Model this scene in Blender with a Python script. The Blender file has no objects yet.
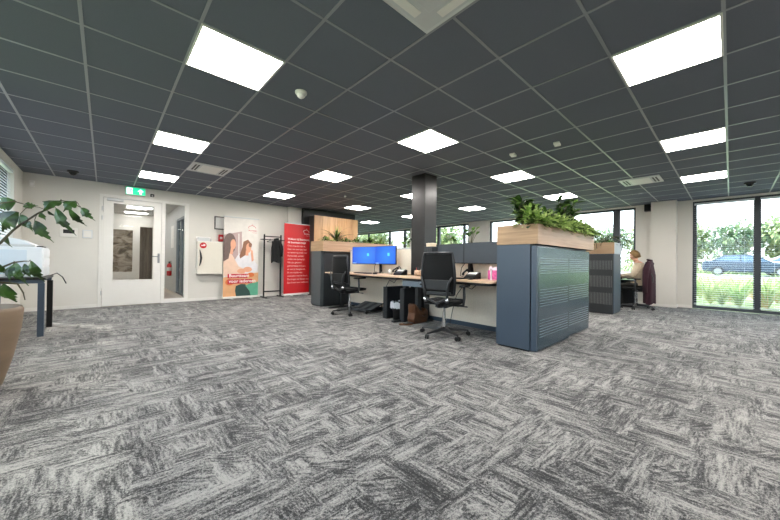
import bpy, bmesh, math, random
from math import sin, cos, pi, radians, sqrt
from mathutils import Vector, Matrix

# ------------------------------------------------------------ camera, world, light, exposure
sc = bpy.context.scene
col = sc.collection
CAM_H = 1.03
yaw, pitch, roll = radians(47.50), radians(0.377), radians(0.730)
cf = Vector((cos(yaw)*cos(pitch), sin(yaw)*cos(pitch), sin(pitch)))
cr = Vector((sin(yaw), -cos(yaw), 0))
cu = cr.cross(cf)
cr2 = cr*cos(roll) + cu*sin(roll)
cu2 = -cr*sin(roll) + cu*cos(roll)
cam_data = bpy.data.cameras.new('camera')
cam_data.sensor_width = 36.0
cam_data.lens = 312.05/780*36
cam_data.clip_start = 0.02
cam_data.clip_end = 500
cam = bpy.data.objects.new('camera', cam_data)
col.objects.link(cam)
m = Matrix.Identity(4)
for i in range(3):
    m[i][0] = cr2[i]; m[i][1] = cu2[i]; m[i][2] = -cf[i]
m[2][3] = CAM_H
cam.matrix_world = m
sc.camera = cam

world = bpy.data.worlds.new('daylight')
sc.world = world
world.use_nodes = True
wn = world.node_tree.nodes; wl = world.node_tree.links
for n in list(wn): wn.remove(n)
wo = wn.new('ShaderNodeOutputWorld'); wb = wn.new('ShaderNodeBackground')
wtc = wn.new('ShaderNodeTexCoord'); wsx = wn.new('ShaderNodeSeparateXYZ'); wr = wn.new('ShaderNodeValToRGB')
wr.color_ramp.elements[0].position = 0.0; wr.color_ramp.elements[0].color = (0.88, 0.95, 1.0, 1)
wr.color_ramp.elements[1].position = 0.6; wr.color_ramp.elements[1].color = (0.55, 0.75, 1.0, 1)
wl.new(wtc.outputs['Generated'], wsx.inputs[0]); wl.new(wsx.outputs['Z'], wr.inputs[0])
wl.new(wr.outputs[0], wb.inputs[0]); wb.inputs[1].default_value = 2.1
wl.new(wb.outputs[0], wo.inputs[0])

sun_data = bpy.data.lights.new('sun', 'SUN'); sun_data.energy = 2.6; sun_data.angle = 0.02
sun_data.color = (1.0, 0.95, 0.86)
sun = bpy.data.objects.new('sun', sun_data); col.objects.link(sun)
sun.rotation_euler = Vector((0.45, -0.55, -0.75)).to_track_quat('-Z', 'Y').to_euler()
sun.location = (0, 20, 30)

sc.view_settings.view_transform = 'Standard'
sc.view_settings.look = 'None'
sc.view_settings.gamma = 1
sc.view_settings.use_curve_mapping = False
sc.view_settings.exposure = 1.53
sc.cycles.use_denoising = True
sc.cycles.max_bounces = 8
sc.cycles.sample_clamp_indirect = 6
PANEL = 15.0          # strength of the ceiling light panels

# ------------------------------------------------------------ materials
def s2l(c):
    return tuple((v/12.92 if v <= 0.04045 else ((v+0.055)/1.055)**2.4) for v in c)
def hexc(h):
    h = h.lstrip('#'); return s2l(tuple(int(h[i:i+2], 16)/255 for i in (0, 2, 4)))
MATS = {}
def new_mat(name):
    mt = bpy.data.materials.new(name); mt.use_nodes = True
    MATS[name] = mt
    return mt, mt.node_tree.nodes, mt.node_tree.links, mt.node_tree.nodes['Principled BSDF']
def mat(name, color, rough=0.5, metal=0.0, var=0.06, scale=12.0, bump=0.0, bscale=None, emit=None, estr=1.0, spec=None, sheen=0, alpha=None, trans=0, stretch=(1, 1, 1)):
    """procedural material: noise varies the colour a little, optional bump"""
    mt, N, L, P = new_mat(name)
    c = hexc(color) if isinstance(color, str) else color
    P.inputs['Roughness'].default_value = rough
    P.inputs['Metallic'].default_value = metal
    if spec is not None: P.inputs['Specular IOR Level'].default_value = spec
    if sheen: P.inputs['Sheen Weight'].default_value = sheen
    if trans: P.inputs['Transmission Weight'].default_value = trans
    tc = N.new('ShaderNodeTexCoord'); mp = N.new('ShaderNodeMapping'); mp.inputs['Scale'].default_value = stretch
    L.new(tc.outputs['Object'], mp.inputs[0])
    nz = N.new('ShaderNodeTexNoise'); nz.inputs['Scale'].default_value = scale; nz.inputs['Detail'].default_value = 4
    L.new(mp.outputs[0], nz.inputs['Vector'])
    rp = N.new('ShaderNodeValToRGB')
    rp.color_ramp.elements[0].position = 0.3; rp.color_ramp.elements[1].position = 0.7
    rp.color_ramp.elements[0].color = tuple(max(0, v*(1-var)) for v in c)+(1,)
    rp.color_ramp.elements[1].color = tuple(min(1, v*(1+var)) for v in c)+(1,)
    L.new(nz.outputs['Fac'], rp.inputs[0]); L.new(rp.outputs[0], P.inputs['Base Color'])
    if bump:
        n2 = N.new('ShaderNodeTexNoise'); n2.inputs['Scale'].default_value = bscale or scale*4; n2.inputs['Detail'].default_value = 3
        L.new(tc.outputs['Object'], n2.inputs['Vector'])
        b = N.new('ShaderNodeBump'); b.inputs['Strength'].default_value = bump; b.inputs['Distance'].default_value = 0.01
        L.new(n2.outputs['Fac'], b.inputs['Height']); L.new(b.outputs[0], P.inputs['Normal'])
    if emit:
        P.inputs['Emission Color'].default_value = (hexc(emit) if isinstance(emit, str) else emit)+(1,)
        P.inputs['Emission Strength'].default_value = estr
    return mt

def wood_mat(name, c1, c2, axis=0, rough=0.45, vertical=False):
    mt, N, L, P = new_mat(name)
    tc = N.new('ShaderNodeTexCoord'); mp = N.new('ShaderNodeMapping')
    sc3 = [22, 22, 22]; sc3[axis] = 1.2
    mp.inputs['Scale'].default_value = sc3
    L.new(tc.outputs['Object'], mp.inputs[0])
    nz = N.new('ShaderNodeTexNoise'); nz.inputs['Scale'].default_value = 1.6; nz.inputs['Detail'].default_value = 8; nz.inputs['Distortion'].default_value = 0.6
    L.new(mp.outputs[0], nz.inputs['Vector'])
    n2 = N.new('ShaderNodeTexNoise'); n2.inputs['Scale'].default_value = 0.25; n2.inputs['Detail'].default_value = 2
    L.new(mp.outputs[0], n2.inputs['Vector'])
    mx = N.new('ShaderNodeMath'); mx.operation = 'ADD'; L.new(nz.outputs[0], mx.inputs[0]); L.new(n2.outputs[0], mx.inputs[1])
    md = N.new('ShaderNodeMath'); md.operation = 'MULTIPLY'; md.inputs[1].default_value = 0.5; L.new(mx.outputs[0], md.inputs[0])
    rp = N.new('ShaderNodeValToRGB')
    rp.color_ramp.elements[0].position = 0.36; rp.color_ramp.elements[1].position = 0.62
    rp.color_ramp.elements[0].color = hexc(c1)+(1,); rp.color_ramp.elements[1].color = hexc(c2)+(1,)
    L.new(md.outputs[0], rp.inputs[0]); L.new(rp.outputs[0], P.inputs['Base Color'])
    P.inputs['Roughness'].default_value = rough
    return mt

def carpet_mat(name):
    mt, N, L, P = new_mat(name)
    tc = N.new('ShaderNodeTexCoord')
    def val(op, a, b=None, v=None, clamp=False):
        n = N.new('ShaderNodeMath'); n.operation = op; n.use_clamp = clamp
        L.new(a, n.inputs[0])
        if b is not None: L.new(b, n.inputs[1])
        elif v is not None: n.inputs[1].default_value = v
        return n.outputs[0]
    def noise(scale3, rot=0, det=3, loc=(0, 0, 0), rough=0.55):
        mp = N.new('ShaderNodeMapping'); mp.inputs['Rotation'].default_value = (0, 0, rot); mp.inputs['Location'].default_value = loc
        m2 = N.new('ShaderNodeMapping'); m2.inputs['Scale'].default_value = scale3
        L.new(tc.outputs['Object'], mp.inputs[0]); L.new(mp.outputs[0], m2.inputs[0])
        n = N.new('ShaderNodeTexNoise'); n.inputs['Scale'].default_value = 1; n.inputs['Detail'].default_value = det; n.inputs['Roughness'].default_value = rough
        L.new(m2.outputs[0], n.inputs['Vector']); return n.outputs['Fac']
    def mix(f, a, b):
        n = N.new('ShaderNodeMix'); n.data_type = 'FLOAT'; L.new(f, n.inputs[0]); L.new(a, n.inputs[2]); L.new(b, n.inputs[3]); return n.outputs[0]
    # strokes in the two room directions and a diagonal, broken up by the yarn
    sx = noise((8, 58, 1), 0.04, 5, rough=0.68); sy = noise((58, 8, 1), -0.03, 5, loc=(3, 7, 0), rough=0.68); sd = noise((9, 55, 1), 0.62, 5, loc=(9, 2, 0), rough=0.62)
    bx = noise((1.6, 13, 1), 0.0, 3, (5, 5, 0)); by = noise((13, 1.6, 1), 0.0, 3, (15, 5, 0))
    def cell(scale, loc, wob):
        mp = N.new('ShaderNodeMapping'); mp.inputs['Scale'].default_value = scale; mp.inputs['Location'].default_value = loc
        nzv = N.new('ShaderNodeTexNoise'); nzv.inputs['Scale'].default_value = 16; nzv.inputs['Detail'].default_value = 3
        L.new(tc.outputs['Object'], nzv.inputs['Vector'])
        va = N.new('ShaderNodeVectorMath'); va.operation = 'MULTIPLY_ADD'; va.inputs[1].default_value = (wob, wob, 0)
        L.new(nzv.outputs['Color'], va.inputs[0]); L.new(tc.outputs['Object'], va.inputs[2])
        L.new(va.outputs[0], mp.inputs[0])
        w = N.new('ShaderNodeTexVoronoi'); w.distance = 'CHEBYCHEV'; w.inputs['Scale'].default_value = 1; w.inputs['Randomness'].default_value = 0.8
        L.new(mp.outputs[0], w.inputs['Vector'])
        sp = N.new('ShaderNodeSeparateColor'); L.new(w.outputs['Color'], sp.inputs[0]); return sp
    c1 = cell((4.6, 6.6, 1), (0, 0, 0), 0.14); c2 = cell((7.0, 4.4, 1), (4.3, 1.7, 0), 0.14)
    m1 = val('GREATER_THAN', c1.outputs[0], v=0.5); m2 = val('GREATER_THAN', c2.outputs[1], v=0.80)
    st = mix(m2, mix(m1, sx, sy), sd)
    br = mix(m1, bx, by)
    fine = noise((170, 170, 1), 0.3, 3, rough=0.75)
    fine2 = noise((75, 75, 1), 0.8, 3, loc=(2, 9, 0), rough=0.7)
    mid = noise((1.7, 1.7, 1), 0.0, 2, loc=(3, 1, 0))
    t = val('ADD', val('MULTIPLY', st, v=1.5), val('MULTIPLY', br, v=1.0))
    t = val('ADD', t, val('MULTIPLY', fine, v=1.2))
    t = val('ADD', t, val('MULTIPLY', fine2, v=1.1))
    t = val('ADD', t, val('MULTIPLY', mid, v=0.35))
    t = val('ADD', t, val('MULTIPLY', c2.outputs[2], v=0.10))
    t = val('MULTIPLY', t, v=1/5.25)
    rp = N.new('ShaderNodeValToRGB')
    e = rp.color_ramp.elements
    e[0].position = 0.446; e[0].color = hexc('#2b2b2b')+(1,)
    e[1].position = 0.560; e[1].color = hexc('#a29f9a')+(1,)
    k = e.new(0.484); k.color = hexc('#504f4f')+(1,)
    k = e.new(0.513); k.color = hexc('#7f7d7b')+(1,)
    L.new(t, rp.inputs[0]); L.new(rp.outputs[0], P.inputs['Base Color'])
    P.inputs['Roughness'].default_value = 0.95; P.inputs['Specular IOR Level'].default_value = 0.15
    P.inputs['Sheen Weight'].default_value = 0.1
    b = N.new('ShaderNodeBump'); b.inputs['Strength'].default_value = 0.5; b.inputs['Distance'].default_value = 0.006
    L.new(t, b.inputs['Height']); L.new(b.outputs[0], P.inputs['Normal'])
    return mt

def glass_mat(name, tint=(1, 1, 1), refl=0.5):
    mt, N, L, P = new_mat(name)
    N.remove(P)
    out = N['Material Output'] if 'Material Output' in N else N.new('ShaderNodeOutputMaterial')
    tr = N.new('ShaderNodeBsdfTransparent'); tr.inputs[0].default_value = tint+(1,)
    gl = N.new('ShaderNodeBsdfGlossy'); gl.inputs['Roughness'].default_value = 0.02
    fr = N.new('ShaderNodeFresnel'); fr.inputs[0].default_value = 1.45
    ml = N.new('ShaderNodeMath'); ml.operation = 'MULTIPLY'; ml.inputs[1].default_value = refl
    L.new(fr.outputs[0], ml.inputs[0])
    mx = N.new('ShaderNodeMixShader'); L.new(ml.outputs[0], mx.inputs[0]); L.new(tr.outputs[0], mx.inputs[1]); L.new(gl.outputs[0], mx.inputs[2])
    L.new(mx.outputs[0], out.inputs[0])
    return mt

def leaf_mat(name, c1, c2, scale=14, rough=0.4):
    mt, N, L, P = new_mat(name)
    tc = N.new('ShaderNodeTexCoord'); nz = N.new('ShaderNodeTexNoise'); nz.inputs['Scale'].default_value = scale; nz.inputs['Detail'].default_value = 3
    L.new(tc.outputs['Object'], nz.inputs['Vector'])
    rp = N.new('ShaderNodeValToRGB'); rp.color_ramp.elements[0].position = 0.38; rp.color_ramp.elements[1].position = 0.62
    rp.color_ramp.elements[0].color = hexc(c1)+(1,); rp.color_ramp.elements[1].color = hexc(c2)+(1,)
    L.new(nz.outputs['Fac'], rp.inputs[0]); L.new(rp.outputs[0], P.inputs['Base Color'])
    P.inputs['Roughness'].default_value = rough
    out = N['Material Output']
    tl = N.new('ShaderNodeBsdfTranslucent'); L.new(rp.outputs[0], tl.inputs[0])
    mx = N.new('ShaderNodeMixShader'); mx.inputs[0].default_value = 0.3
    L.new(P.outputs[0], mx.inputs[1]); L.new(tl.outputs[0], mx.inputs[2]); L.new(mx.outputs[0], out.inputs[0])
    return mt

def screen_mat(name):
    """lit desktop wallpaper: deep blue at the sides, lighter blue towards a light spot"""
    mt, N, L, P = new_mat(name)
    tc = N.new('ShaderNodeTexCoord')
    mp = N.new('ShaderNodeMapping'); mp.inputs['Location'].default_value = (0, 0.10, 0.02); mp.inputs['Scale'].default_value = (1, 2.2, 2.6)
    L.new(tc.outputs['Object'], mp.inputs[0])
    g = N.new('ShaderNodeTexGradient'); g.gradient_type = 'SPHERICAL'; L.new(mp.outputs[0], g.inputs[0])
    rp = N.new('ShaderNodeValToRGB')
    rp.color_ramp.elements[0].position = 0.0; rp.color_ramp.elements[0].color = hexc('#0a48d8')+(1,)
    rp.color_ramp.elements[1].position = 1.0; rp.color_ramp.elements[1].color = hexc('#2f8cf4')+(1,)
    L.new(g.outputs[0], rp.inputs[0])
    P.inputs['Base Color'].default_value = (0.01, 0.01, 0.015, 1); P.inputs['Roughness'].default_value = 0.3
    L.new(rp.outputs[0], P.inputs['Emission Color']); P.inputs['Emission Strength'].default_value = 0.40
    return mt

M_white = mat('wall paint', '#dcd8d0', 0.85, var=0.015, scale=3, bump=0.05, bscale=160)
M_trim = mat('white gloss trim', '#e6e3dd', 0.35, var=0.01)
M_ceil = mat('dark acoustic ceiling tile', '#686c76', 0.9, var=0.05, scale=260, bump=0.08, bscale=400, spec=0.2)
M_grid = mat('ceiling tee bar', '#95989b', 0.3, metal=0.45, var=0.02)
M_carpet = carpet_mat('grey patterned carpet')
M_wwhite = mat('plain white ceiling', '#e0e0de', 0.9, var=0.01)
M_anth = mat('anthracite frame', '#30353b', 0.45, var=0.03)
M_glass = glass_mat('clear glass', (0.97, 0.985, 0.98), 0.35)
M_slat = mat('white blind slat', '#e8edf2', 0.5, var=0.01)
M_black = mat('black plastic', '#0d0e10', 0.45, var=0.08)
M_blackm = mat('black metal', '#121314', 0.4, var=0.05, metal=0.3)
M_mesh = mat('black mesh fabric', '#08090b', 0.9, var=0.2, scale=300)
M_fabric = mat('black seat fabric', '#0b0c0e', 0.95, var=0.15, scale=200, bump=0.2)
M_greyp = mat('dark grey plastic', '#25272a', 0.4, var=0.05)
M_chrome = mat('polished metal', '#c9ccd0', 0.2, metal=1.0, var=0.02)
M_steel = mat('brushed steel', '#9a9da0', 0.35, metal=0.9, var=0.03)
M_slate = mat('slate blue painted metal', '#3a4857', 0.38, var=0.02, scale=3)
M_slated = mat('dark slate painted metal', '#24282c', 0.45, var=0.02, scale=3)
M_slatedoor = mat('slate blue satin door', '#3a4d5a', 0.2, var=0.02, scale=3, metal=0.25)
M_slot = mat('pale slot edge', '#76828a', 0.35, var=0.03)
M_slotd = mat('dark louvre edge', '#636565', 0.5, var=0.1, scale=60)
M_oakx = wood_mat('oak veneer along x', '#98785f', '#bd9e84', 0)  # greyer than along y: cool window light on front boards put into the colour
M_oaky = wood_mat('oak veneer along y', '#9a7a5a', '#c0a07c', 1)
M_oakz = wood_mat('oak veneer upright', '#9a7350', '#c0976c', 2)
M_desk = wood_mat('light desk top', '#bf9e80', '#d9bea2', 1, 0.5)
M_beige = mat('beige panel fabric', '#eee3d2', 0.9, var=0.04, scale=40)
M_leafd = leaf_mat('dark green leaf', '#14290f', '#34561f')
M_leafl = leaf_mat('fresh green leaf', '#7b9f4c', '#cde092', 10)
M_leafm = leaf_mat('mid green leaf', '#35591f', '#7fa24c')
M_leafp = leaf_mat('glossy foreground leaf', '#16280f', '#40602a', 9, 0.3)
M_stem = mat('green brown stem', '#4a4630', 0.6, var=0.2, scale=40)
M_soil = mat('potting soil', '#2b211a', 1.0, var=0.4, scale=60, bump=0.6)
M_red = mat('poster red', '#c21018', 0.45, var=0.02)
M_redlamp = mat('signal red', '#c62226', 0.35, var=0.02)
M_papw = mat('print white', '#f2efec', 0.5, var=0.01)
M_lightp = mat('lit diffuser', '#ffffff', 0.5, var=0.0, emit=(1.0, 0.965, 0.915), estr=PANEL)
M_alu = mat('white aluminium', '#c9cbcb', 0.4, metal=0.2, var=0.02)
M_screenoff = mat('matte dark screen', '#363d45', 0.5, var=0.03)
M_screen = screen_mat('lit blue screen')
M_grassg = leaf_mat('lawn', '#75855a', '#a3ad80', 2, 0.9)
M_asphalt = mat('asphalt road', '#9a9a98', 0.9, var=0.08, scale=20)

# ------------------------------------------------------------ mesh builder
class MB:
    def __init__(s): s.v = []; s.f = []; s.mi = []; s.mats = []; s.sm = []
    def slot(s, m):
        if m not in s.mats: s.mats.append(m)
        return s.mats.index(m)
    def add(s, vs, fs, m=None, M=None, smooth=False):
        o = len(s.v)
        for p in vs:
            p = Vector(p); s.v.append(M @ p if M else p)
        k = s.slot(m)
        for f in fs:
            s.f.append([i+o for i in f]); s.mi.append(k); s.sm.append(smooth)
        return s
    def box(s, x0, x1, y0, y1, z0, z1, m=None, M=None):
        x0, x1 = min(x0, x1), max(x0, x1); y0, y1 = min(y0, y1), max(y0, y1); z0, z1 = min(z0, z1), max(z0, z1)
        vs = [(x0,y0,z0),(x1,y0,z0),(x1,y1,z0),(x0,y1,z0),(x0,y0,z1),(x1,y0,z1),(x1,y1,z1),(x0,y1,z1)]
        fs = [(0,3,2,1),(4,5,6,7),(0,1,5,4),(1,2,6,5),(2,3,7,6),(3,0,4,7)]
        return s.add(vs, fs, m, M)
    def bar(s, a, b, w, h=None, m=None, up=(0, 0, 1)):
        """rectangular bar from a to b, w across, h along up"""
        h = h or w; a = Vector(a); b = Vector(b); d = (b-a).normalized()
        up = Vector(up)
        if abs(d.dot(up)) > 0.98: up = Vector((1, 0, 0))
        sx = d.cross(up).normalized(); sz = sx.cross(d).normalized()
        vs = []
        for p in (a, b):
            for i, j in ((-1,-1),(1,-1),(1,1),(-1,1)): vs.append(p+sx*i*w/2+sz*j*h/2)
        fs = [(3,2,1,0),(4,5,6,7),(0,1,5,4),(1,2,6,5),(2,3,7,6),(3,0,4,7)]
        return s.add(vs, fs, m)
    def tube(s, pts, r, m=None, n=8, cap=True):
        pts = [Vector(p) for p in pts]; rs = r if isinstance(r, (list, tuple)) else [r]*len(pts)
        vs = []; pu = None
        for i, p in enumerate(pts):
            d = (pts[min(i+1, len(pts)-1)]-pts[max(i-1, 0)]).normalized()
            if pu is None:
                pu = d.orthogonal().normalized()
            else:
                pu = (pu-d*pu.dot(d)).normalized()
            q = d.cross(pu)
            for k in range(n):
                a = 2*pi*k/n; vs.append(p+(pu*cos(a)+q*sin(a))*rs[i])
        fs = []
        for i in range(len(pts)-1):
            for k in range(n): fs.append((i*n+k, i*n+(k+1)%n, (i+1)*n+(k+1)%n, (i+1)*n+k))
        if cap: fs.append(tuple(reversed(range(n)))); fs.append(tuple((len(pts)-1)*n+k for k in range(n)))
        return s.add(vs, fs, m, None, True)
    def cyl(s, c, r, z0, z1, m=None, n=24, r2=None, M=None):
        r2 = r if r2 is None else r2
        vs = [(c[0]+r*cos(2*pi*k/n), c[1]+r*sin(2*pi*k/n), z0) for k in range(n)]+[(c[0]+r2*cos(2*pi*k/n), c[1]+r2*sin(2*pi*k/n), z1) for k in range(n)]
        fs = [(k, (k+1)%n, n+(k+1)%n, n+k) for k in range(n)]
        s.add(vs, fs, m, M, True)
        return s.add(vs, [tuple(reversed(range(n))), tuple(range(n, 2*n))], m, M)
    def lathe(s, prof, c=(0, 0, 0), m=None, n=28, M=None):
        vs = []; fs = []
        for r, z in prof:
            for k in range(n): vs.append((c[0]+r*cos(2*pi*k/n), c[1]+r*sin(2*pi*k/n), c[2]+z))
        for i in range(len(prof)-1):
            for k in range(n): fs.append((i*n+k, i*n+(k+1)%n, (i+1)*n+(k+1)%n, (i+1)*n+k))
        return s.add(vs, fs, m, M, True)
    def ball(s, c, r, m=None, n=14, M=None):
        r = r if isinstance(r, (tuple, list)) else (r, r, r)
        vs = [(c[0], c[1], c[2]-r[2])]; h = n//2
        for i in range(1, h):
            t = -pi/2+pi*i/h
            for k in range(n): vs.append((c[0]+r[0]*cos(t)*cos(2*pi*k/n), c[1]+r[1]*cos(t)*sin(2*pi*k/n), c[2]+r[2]*sin(t)))
        vs.append((c[0], c[1], c[2]+r[2])); fs = []
        for k in range(n): fs.append((0, 1+(k+1)%n, 1+k))
        for i in range(h-2):
            for k in range(n): fs.append((1+i*n+k, 1+i*n+(k+1)%n, 1+(i+1)*n+(k+1)%n, 1+(i+1)*n+k))
        t = len(vs)-1; o = 1+(h-2)*n
        for k in range(n): fs.append((o+k, o+(k+1)%n, t))
        return s.add(vs, fs, m, M, True)
    def prism(s, pts, axis, a, b, m=None, M=None):
        """polygon pts (u,v) extruded along axis from a to b. axis 0: (y,z), 1: (x,z), 2: (x,y)"""
        def P(u, v, t): return {0: (t, u, v), 1: (u, t, v), 2: (u, v, t)}[axis]
        n = len(pts); vs = [P(u, v, a) for u, v in pts]+[P(u, v, b) for u, v in pts]
        fs = [tuple(range(n)), tuple(reversed(range(n, 2*n)))]+[(k, n+k, n+(k+1)%n, (k+1)%n) for k in range(n)]
        return s.add(vs, fs, m, M)
    def merge(s, mesh, M, m):
        return s.add([v.co[:] for v in mesh.vertices], [tuple(p.vertices) for p in mesh.polygons], m, M)
    def mesh(s, name, default=None):
        me = bpy.data.meshes.new(name)
        me.from_pydata([tuple(v) for v in s.v], [], s.f)
        if not s.mats and default: s.mats = [default]
        for k in s.mats: me.materials.append(k)
        for p, k, sm in zip(me.polygons, s.mi, s.sm): p.material_index = k; p.use_smooth = sm
        me.update()
        return me

def fix_normals(me):
    bm = bmesh.new(); bm.from_mesh(me); bmesh.ops.recalc_face_normals(bm, faces=bm.faces[:]); bm.to_mesh(me); bm.free()

def link_mesh(name, mb, material, parent=None, bevel=0, segs=2, loc=None, fix=True):
    for i, k in enumerate(mb.mats):
        if k is None: mb.mats[i] = material
    if not mb.mats: mb.mats = [material]
    me = mb.mesh(name, material)
    if fix: fix_normals(me)
    o = bpy.data.objects.new(name, me); col.objects.link(o)
    if loc: o.location = loc
    if parent: o.parent = parent
    if bevel:
        b = o.modifiers.new('bevel', 'BEVEL'); b.width = bevel; b.segments = segs; b.limit_method = 'ANGLE'; b.angle_limit = radians(40)
    return o
def struct(name, mb, material, parent=None, bevel=0):
    o = link_mesh(name, mb, material, parent, bevel)
    if not parent: o['kind'] = 'structure'
    return o
def thing(name, label, cat, loc=(0, 0, 0), rz=0, group=None):
    o = bpy.data.objects.new(name, None); col.objects.link(o)
    o.empty_display_size = 0.1
    o.location = loc; o.rotation_euler = (0, 0, rz)
    o['label'] = label; o['category'] = cat
    if group: o['group'] = group
    return o
def part(name, mb, material, parent, label=None, bevel=0, segs=2):
    o = link_mesh(name, mb, material, parent, bevel, segs)
    if label: o['label'] = label
    return o
def solo(name, mb, material, label, cat, loc=(0, 0, 0), rz=0, group=None, bevel=0, fix=True):
    o = link_mesh(name, mb, material, None, bevel, fix=fix)
    o.location = loc; o.rotation_euler = (0, 0, rz)
    o['label'] = label; o['category'] = cat
    if group: o['group'] = group
    return o
KIDS = {}
def copy_thing(root, loc, rz=None, label=None, group=None, scale=None):
    r = root.copy(); col.objects.link(r); r.location = loc
    if rz is not None: r.rotation_euler = (0, 0, rz)
    if scale: r.scale = scale if isinstance(scale, tuple) else (scale,)*3
    if label: r['label'] = label
    if group: r['group'] = group
    for ch in [o for o in list(col.objects) if o.parent == root]:
        c = ch.copy(); col.objects.link(c); c.parent = r
        for g in [o for o in list(col.objects) if o.parent == ch]:
            d = g.copy(); col.objects.link(d); d.parent = c
    return r
def text_mesh(body, size, bold=False, align='LEFT', ex=0.0004):
    cu_ = bpy.data.curves.new('lettering', 'FONT'); cu_.body = body; cu_.size = size; cu_.align_x = align; cu_.extrude = ex
    if bold: cu_.offset = size*0.018
    cu_.resolution_u = 2
    o = bpy.data.objects.new('lettering', cu_); col.objects.link(o)
    bpy.context.view_layer.update()
    dg = bpy.context.evaluated_depsgraph_get()
    me = bpy.data.meshes.new_from_object(o.evaluated_get(dg))
    bpy.data.objects.remove(o); bpy.data.curves.remove(cu_)
    return me
ROTX = Matrix.Rotation(pi/2, 4, 'X')
# ------------------------------------------------------------ the room shell (metres; the camera stands at x = y = 0)
H = 2.644                    # ceiling
XL, XR = -1.15, 10.60        # left window wall, right window wall
YB, YF, YE = 9.02, -3.6, 16.6
b = MB(); b.box(XL-0.2, XR, YF-0.2, 9.02, -0.12, 0); b.box(6.39, XR, 9.02, YE, -0.12, 0)
struct('floor', b, M_carpet)

b = MB(); b.box(XL-0.2, XR+0.3, YF-0.2, 8.78, H, H+0.15); b.box(6.39, XR+0.3, 8.78, YE+0.2, H, H+0.15); b.box(XL-0.2, 6.39, 8.78, 9.2, H, H+0.15)
ceiling = struct('ceiling', b, M_ceil)
# the tee bars of the tile grid: 0.6 m square, a light fitting every fourth tile
GX0, GY0 = 0.7635-0.3, 0.3355-0.3
b = MB(); w = 0.010
k = -3
while GX0+0.6*k < XR:
    x = GX0+0.6*k; k += 1
    if x < XL: continue
    y1 = 9.02 if x < 4.45 else (8.78 if x < 6.39 else YE)
    b.box(x-w, x+w, YF, y1, H-0.0035, H)
k = -6
while GY0+0.6*k < YE:
    y = GY0+0.6*k; k += 1
    if y < YF: continue
    b.box(XL if y < 8.9 else 6.39, XR, y-w, y+w, H-0.003, H)
link_mesh('tile_grid', b, M_grid, ceiling)

# back wall with the door and its side light
DX0, DX1, SX1, DZ = -0.06, 1.02, 1.50, 2.37
b = MB(); b.box(XL-0.2, DX0, YB, YB+0.14, 0, H); b.box(DX0, SX1, YB, YB+0.14, DZ, H); b.box(SX1, 4.46, YB, YB+0.14, 0, H)
b.box(4.04, 4.46, YB-0.10, YB, 0, H)
struct('wall_back', b, M_white)
b = MB(); b.box(4.46, 6.39, 8.80, 9.1, 0, H); struct('wall_core', b, mat('black wall panel', '#17181a', 0.5, var=0.05))
b = MB(); b.box(6.19, 6.39, 9.1, YE, 0, H); struct('wall_side', b, M_white)
b = MB(); b.box(6.19, XR+0.3, YE, YE+0.2, 0, H); struct('wall_end', b, M_white)
b = MB(); b.box(XL-0.2, XR+0.3, YF-0.2, YF, 0, H); struct('wall_front', b, M_white)

# left wall with a long window
b = MB(); b.box(XL-0.25, XL, YF, -1.0, 0, H); b.box(XL-0.25, XL, 8.26, YB+0.14, 0, H)
b.box(XL-0.25, XL, -1.0, 8.26, 0, 0.88); b.box(XL-0.25, XL, -1.0, 8.26, 2.52, H)
struct('wall_left', b, M_white)
def window(name, axis_x, y0, y1, z0, z1, mull, hmull=(), thick=0.07, fw=0.06, blind=None):
    """window in a wall standing at x = axis_x, reaching from y0 to y1"""
    f = MB(); x0, x1 = axis_x-thick/2, axis_x+thick/2
    f.box(x0, x1, y0, y0+fw, z0, z1); f.box(x0, x1, y1-fw, y1, z0, z1)
    f.box(x0, x1, y0+fw, y1-fw, z0, z0+fw); f.box(x0, x1, y0+fw, y1-fw, z1-fw, z1)
    for ym, mw in mull: f.box(x0, x1, ym-mw/2, ym+mw/2, z0+fw, z1-fw)
    for zm in hmull: f.box(x0, x1, y0+fw, y1-fw, zm-0.03, zm+0.03)
    o = struct(name, f, M_anth, bevel=0.004)
    g = MB(); ys = [y0+fw]+[q for ym, mw in mull for q in (ym-mw/2, ym+mw/2)]+[y1-fw]
    for i in range(0, len(ys), 2):
        g2 = MB(); g2.box(axis_x-0.006, axis_x+0.006, ys[i], ys[i+1], z0+fw, z1-fw)
        link_mesh('glass_pane', g2, M_glass, o)
    return o
window('window_1', XL-0.11, -1.0, 8.26, 0.88, 2.52, [(6.5, 0.08), (4.6, 0.08), (2.7, 0.08), (0.8, 0.08)])
# right wall: tall windows between solid piers
b = MB(); X2 = XR+0.28
for y0, y1 in ((YF, -3.2), (0.63, 1.74), (6.1, 7.0), (9.05, 10.2), (15.6, YE)): b.box(XR, X2, y0, y1, 0, H)
for y0, y1 in ((-3.2, 0.63), (1.74, 6.1), (7.0, 9.05), (10.2, 15.6)): b.box(XR, X2, y0, y1, 2.60, H)
b.box(10.31, XR, 0.90, 1.38, 0, H)
struct('wall_right', b, M_white)
window('window_2', XR+0.10, -3.2, 0.63, 0.0, 2.60, [(-0.40, 0.11), (-1.8, 0.08)], fw=0.07, thick=0.10)
window('window_3', XR+0.10, 1.74, 6.1, 0.0, 2.60, [(2.18, 0.16), (4.1, 0.10)], fw=0.05, thick=0.10)
window('window_4', XR+0.10, 7.0, 9.05, 0.0, 2.60, [(7.25, 0.08), (8.55, 0.12)], thick=0.10)
window('window_5', XR+0.10, 10.2, 15.6, 0.0, 2.60, [(10.62, 0.10), (11.7, 0.08), (13.4, 0.08)], thick=0.10)
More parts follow.
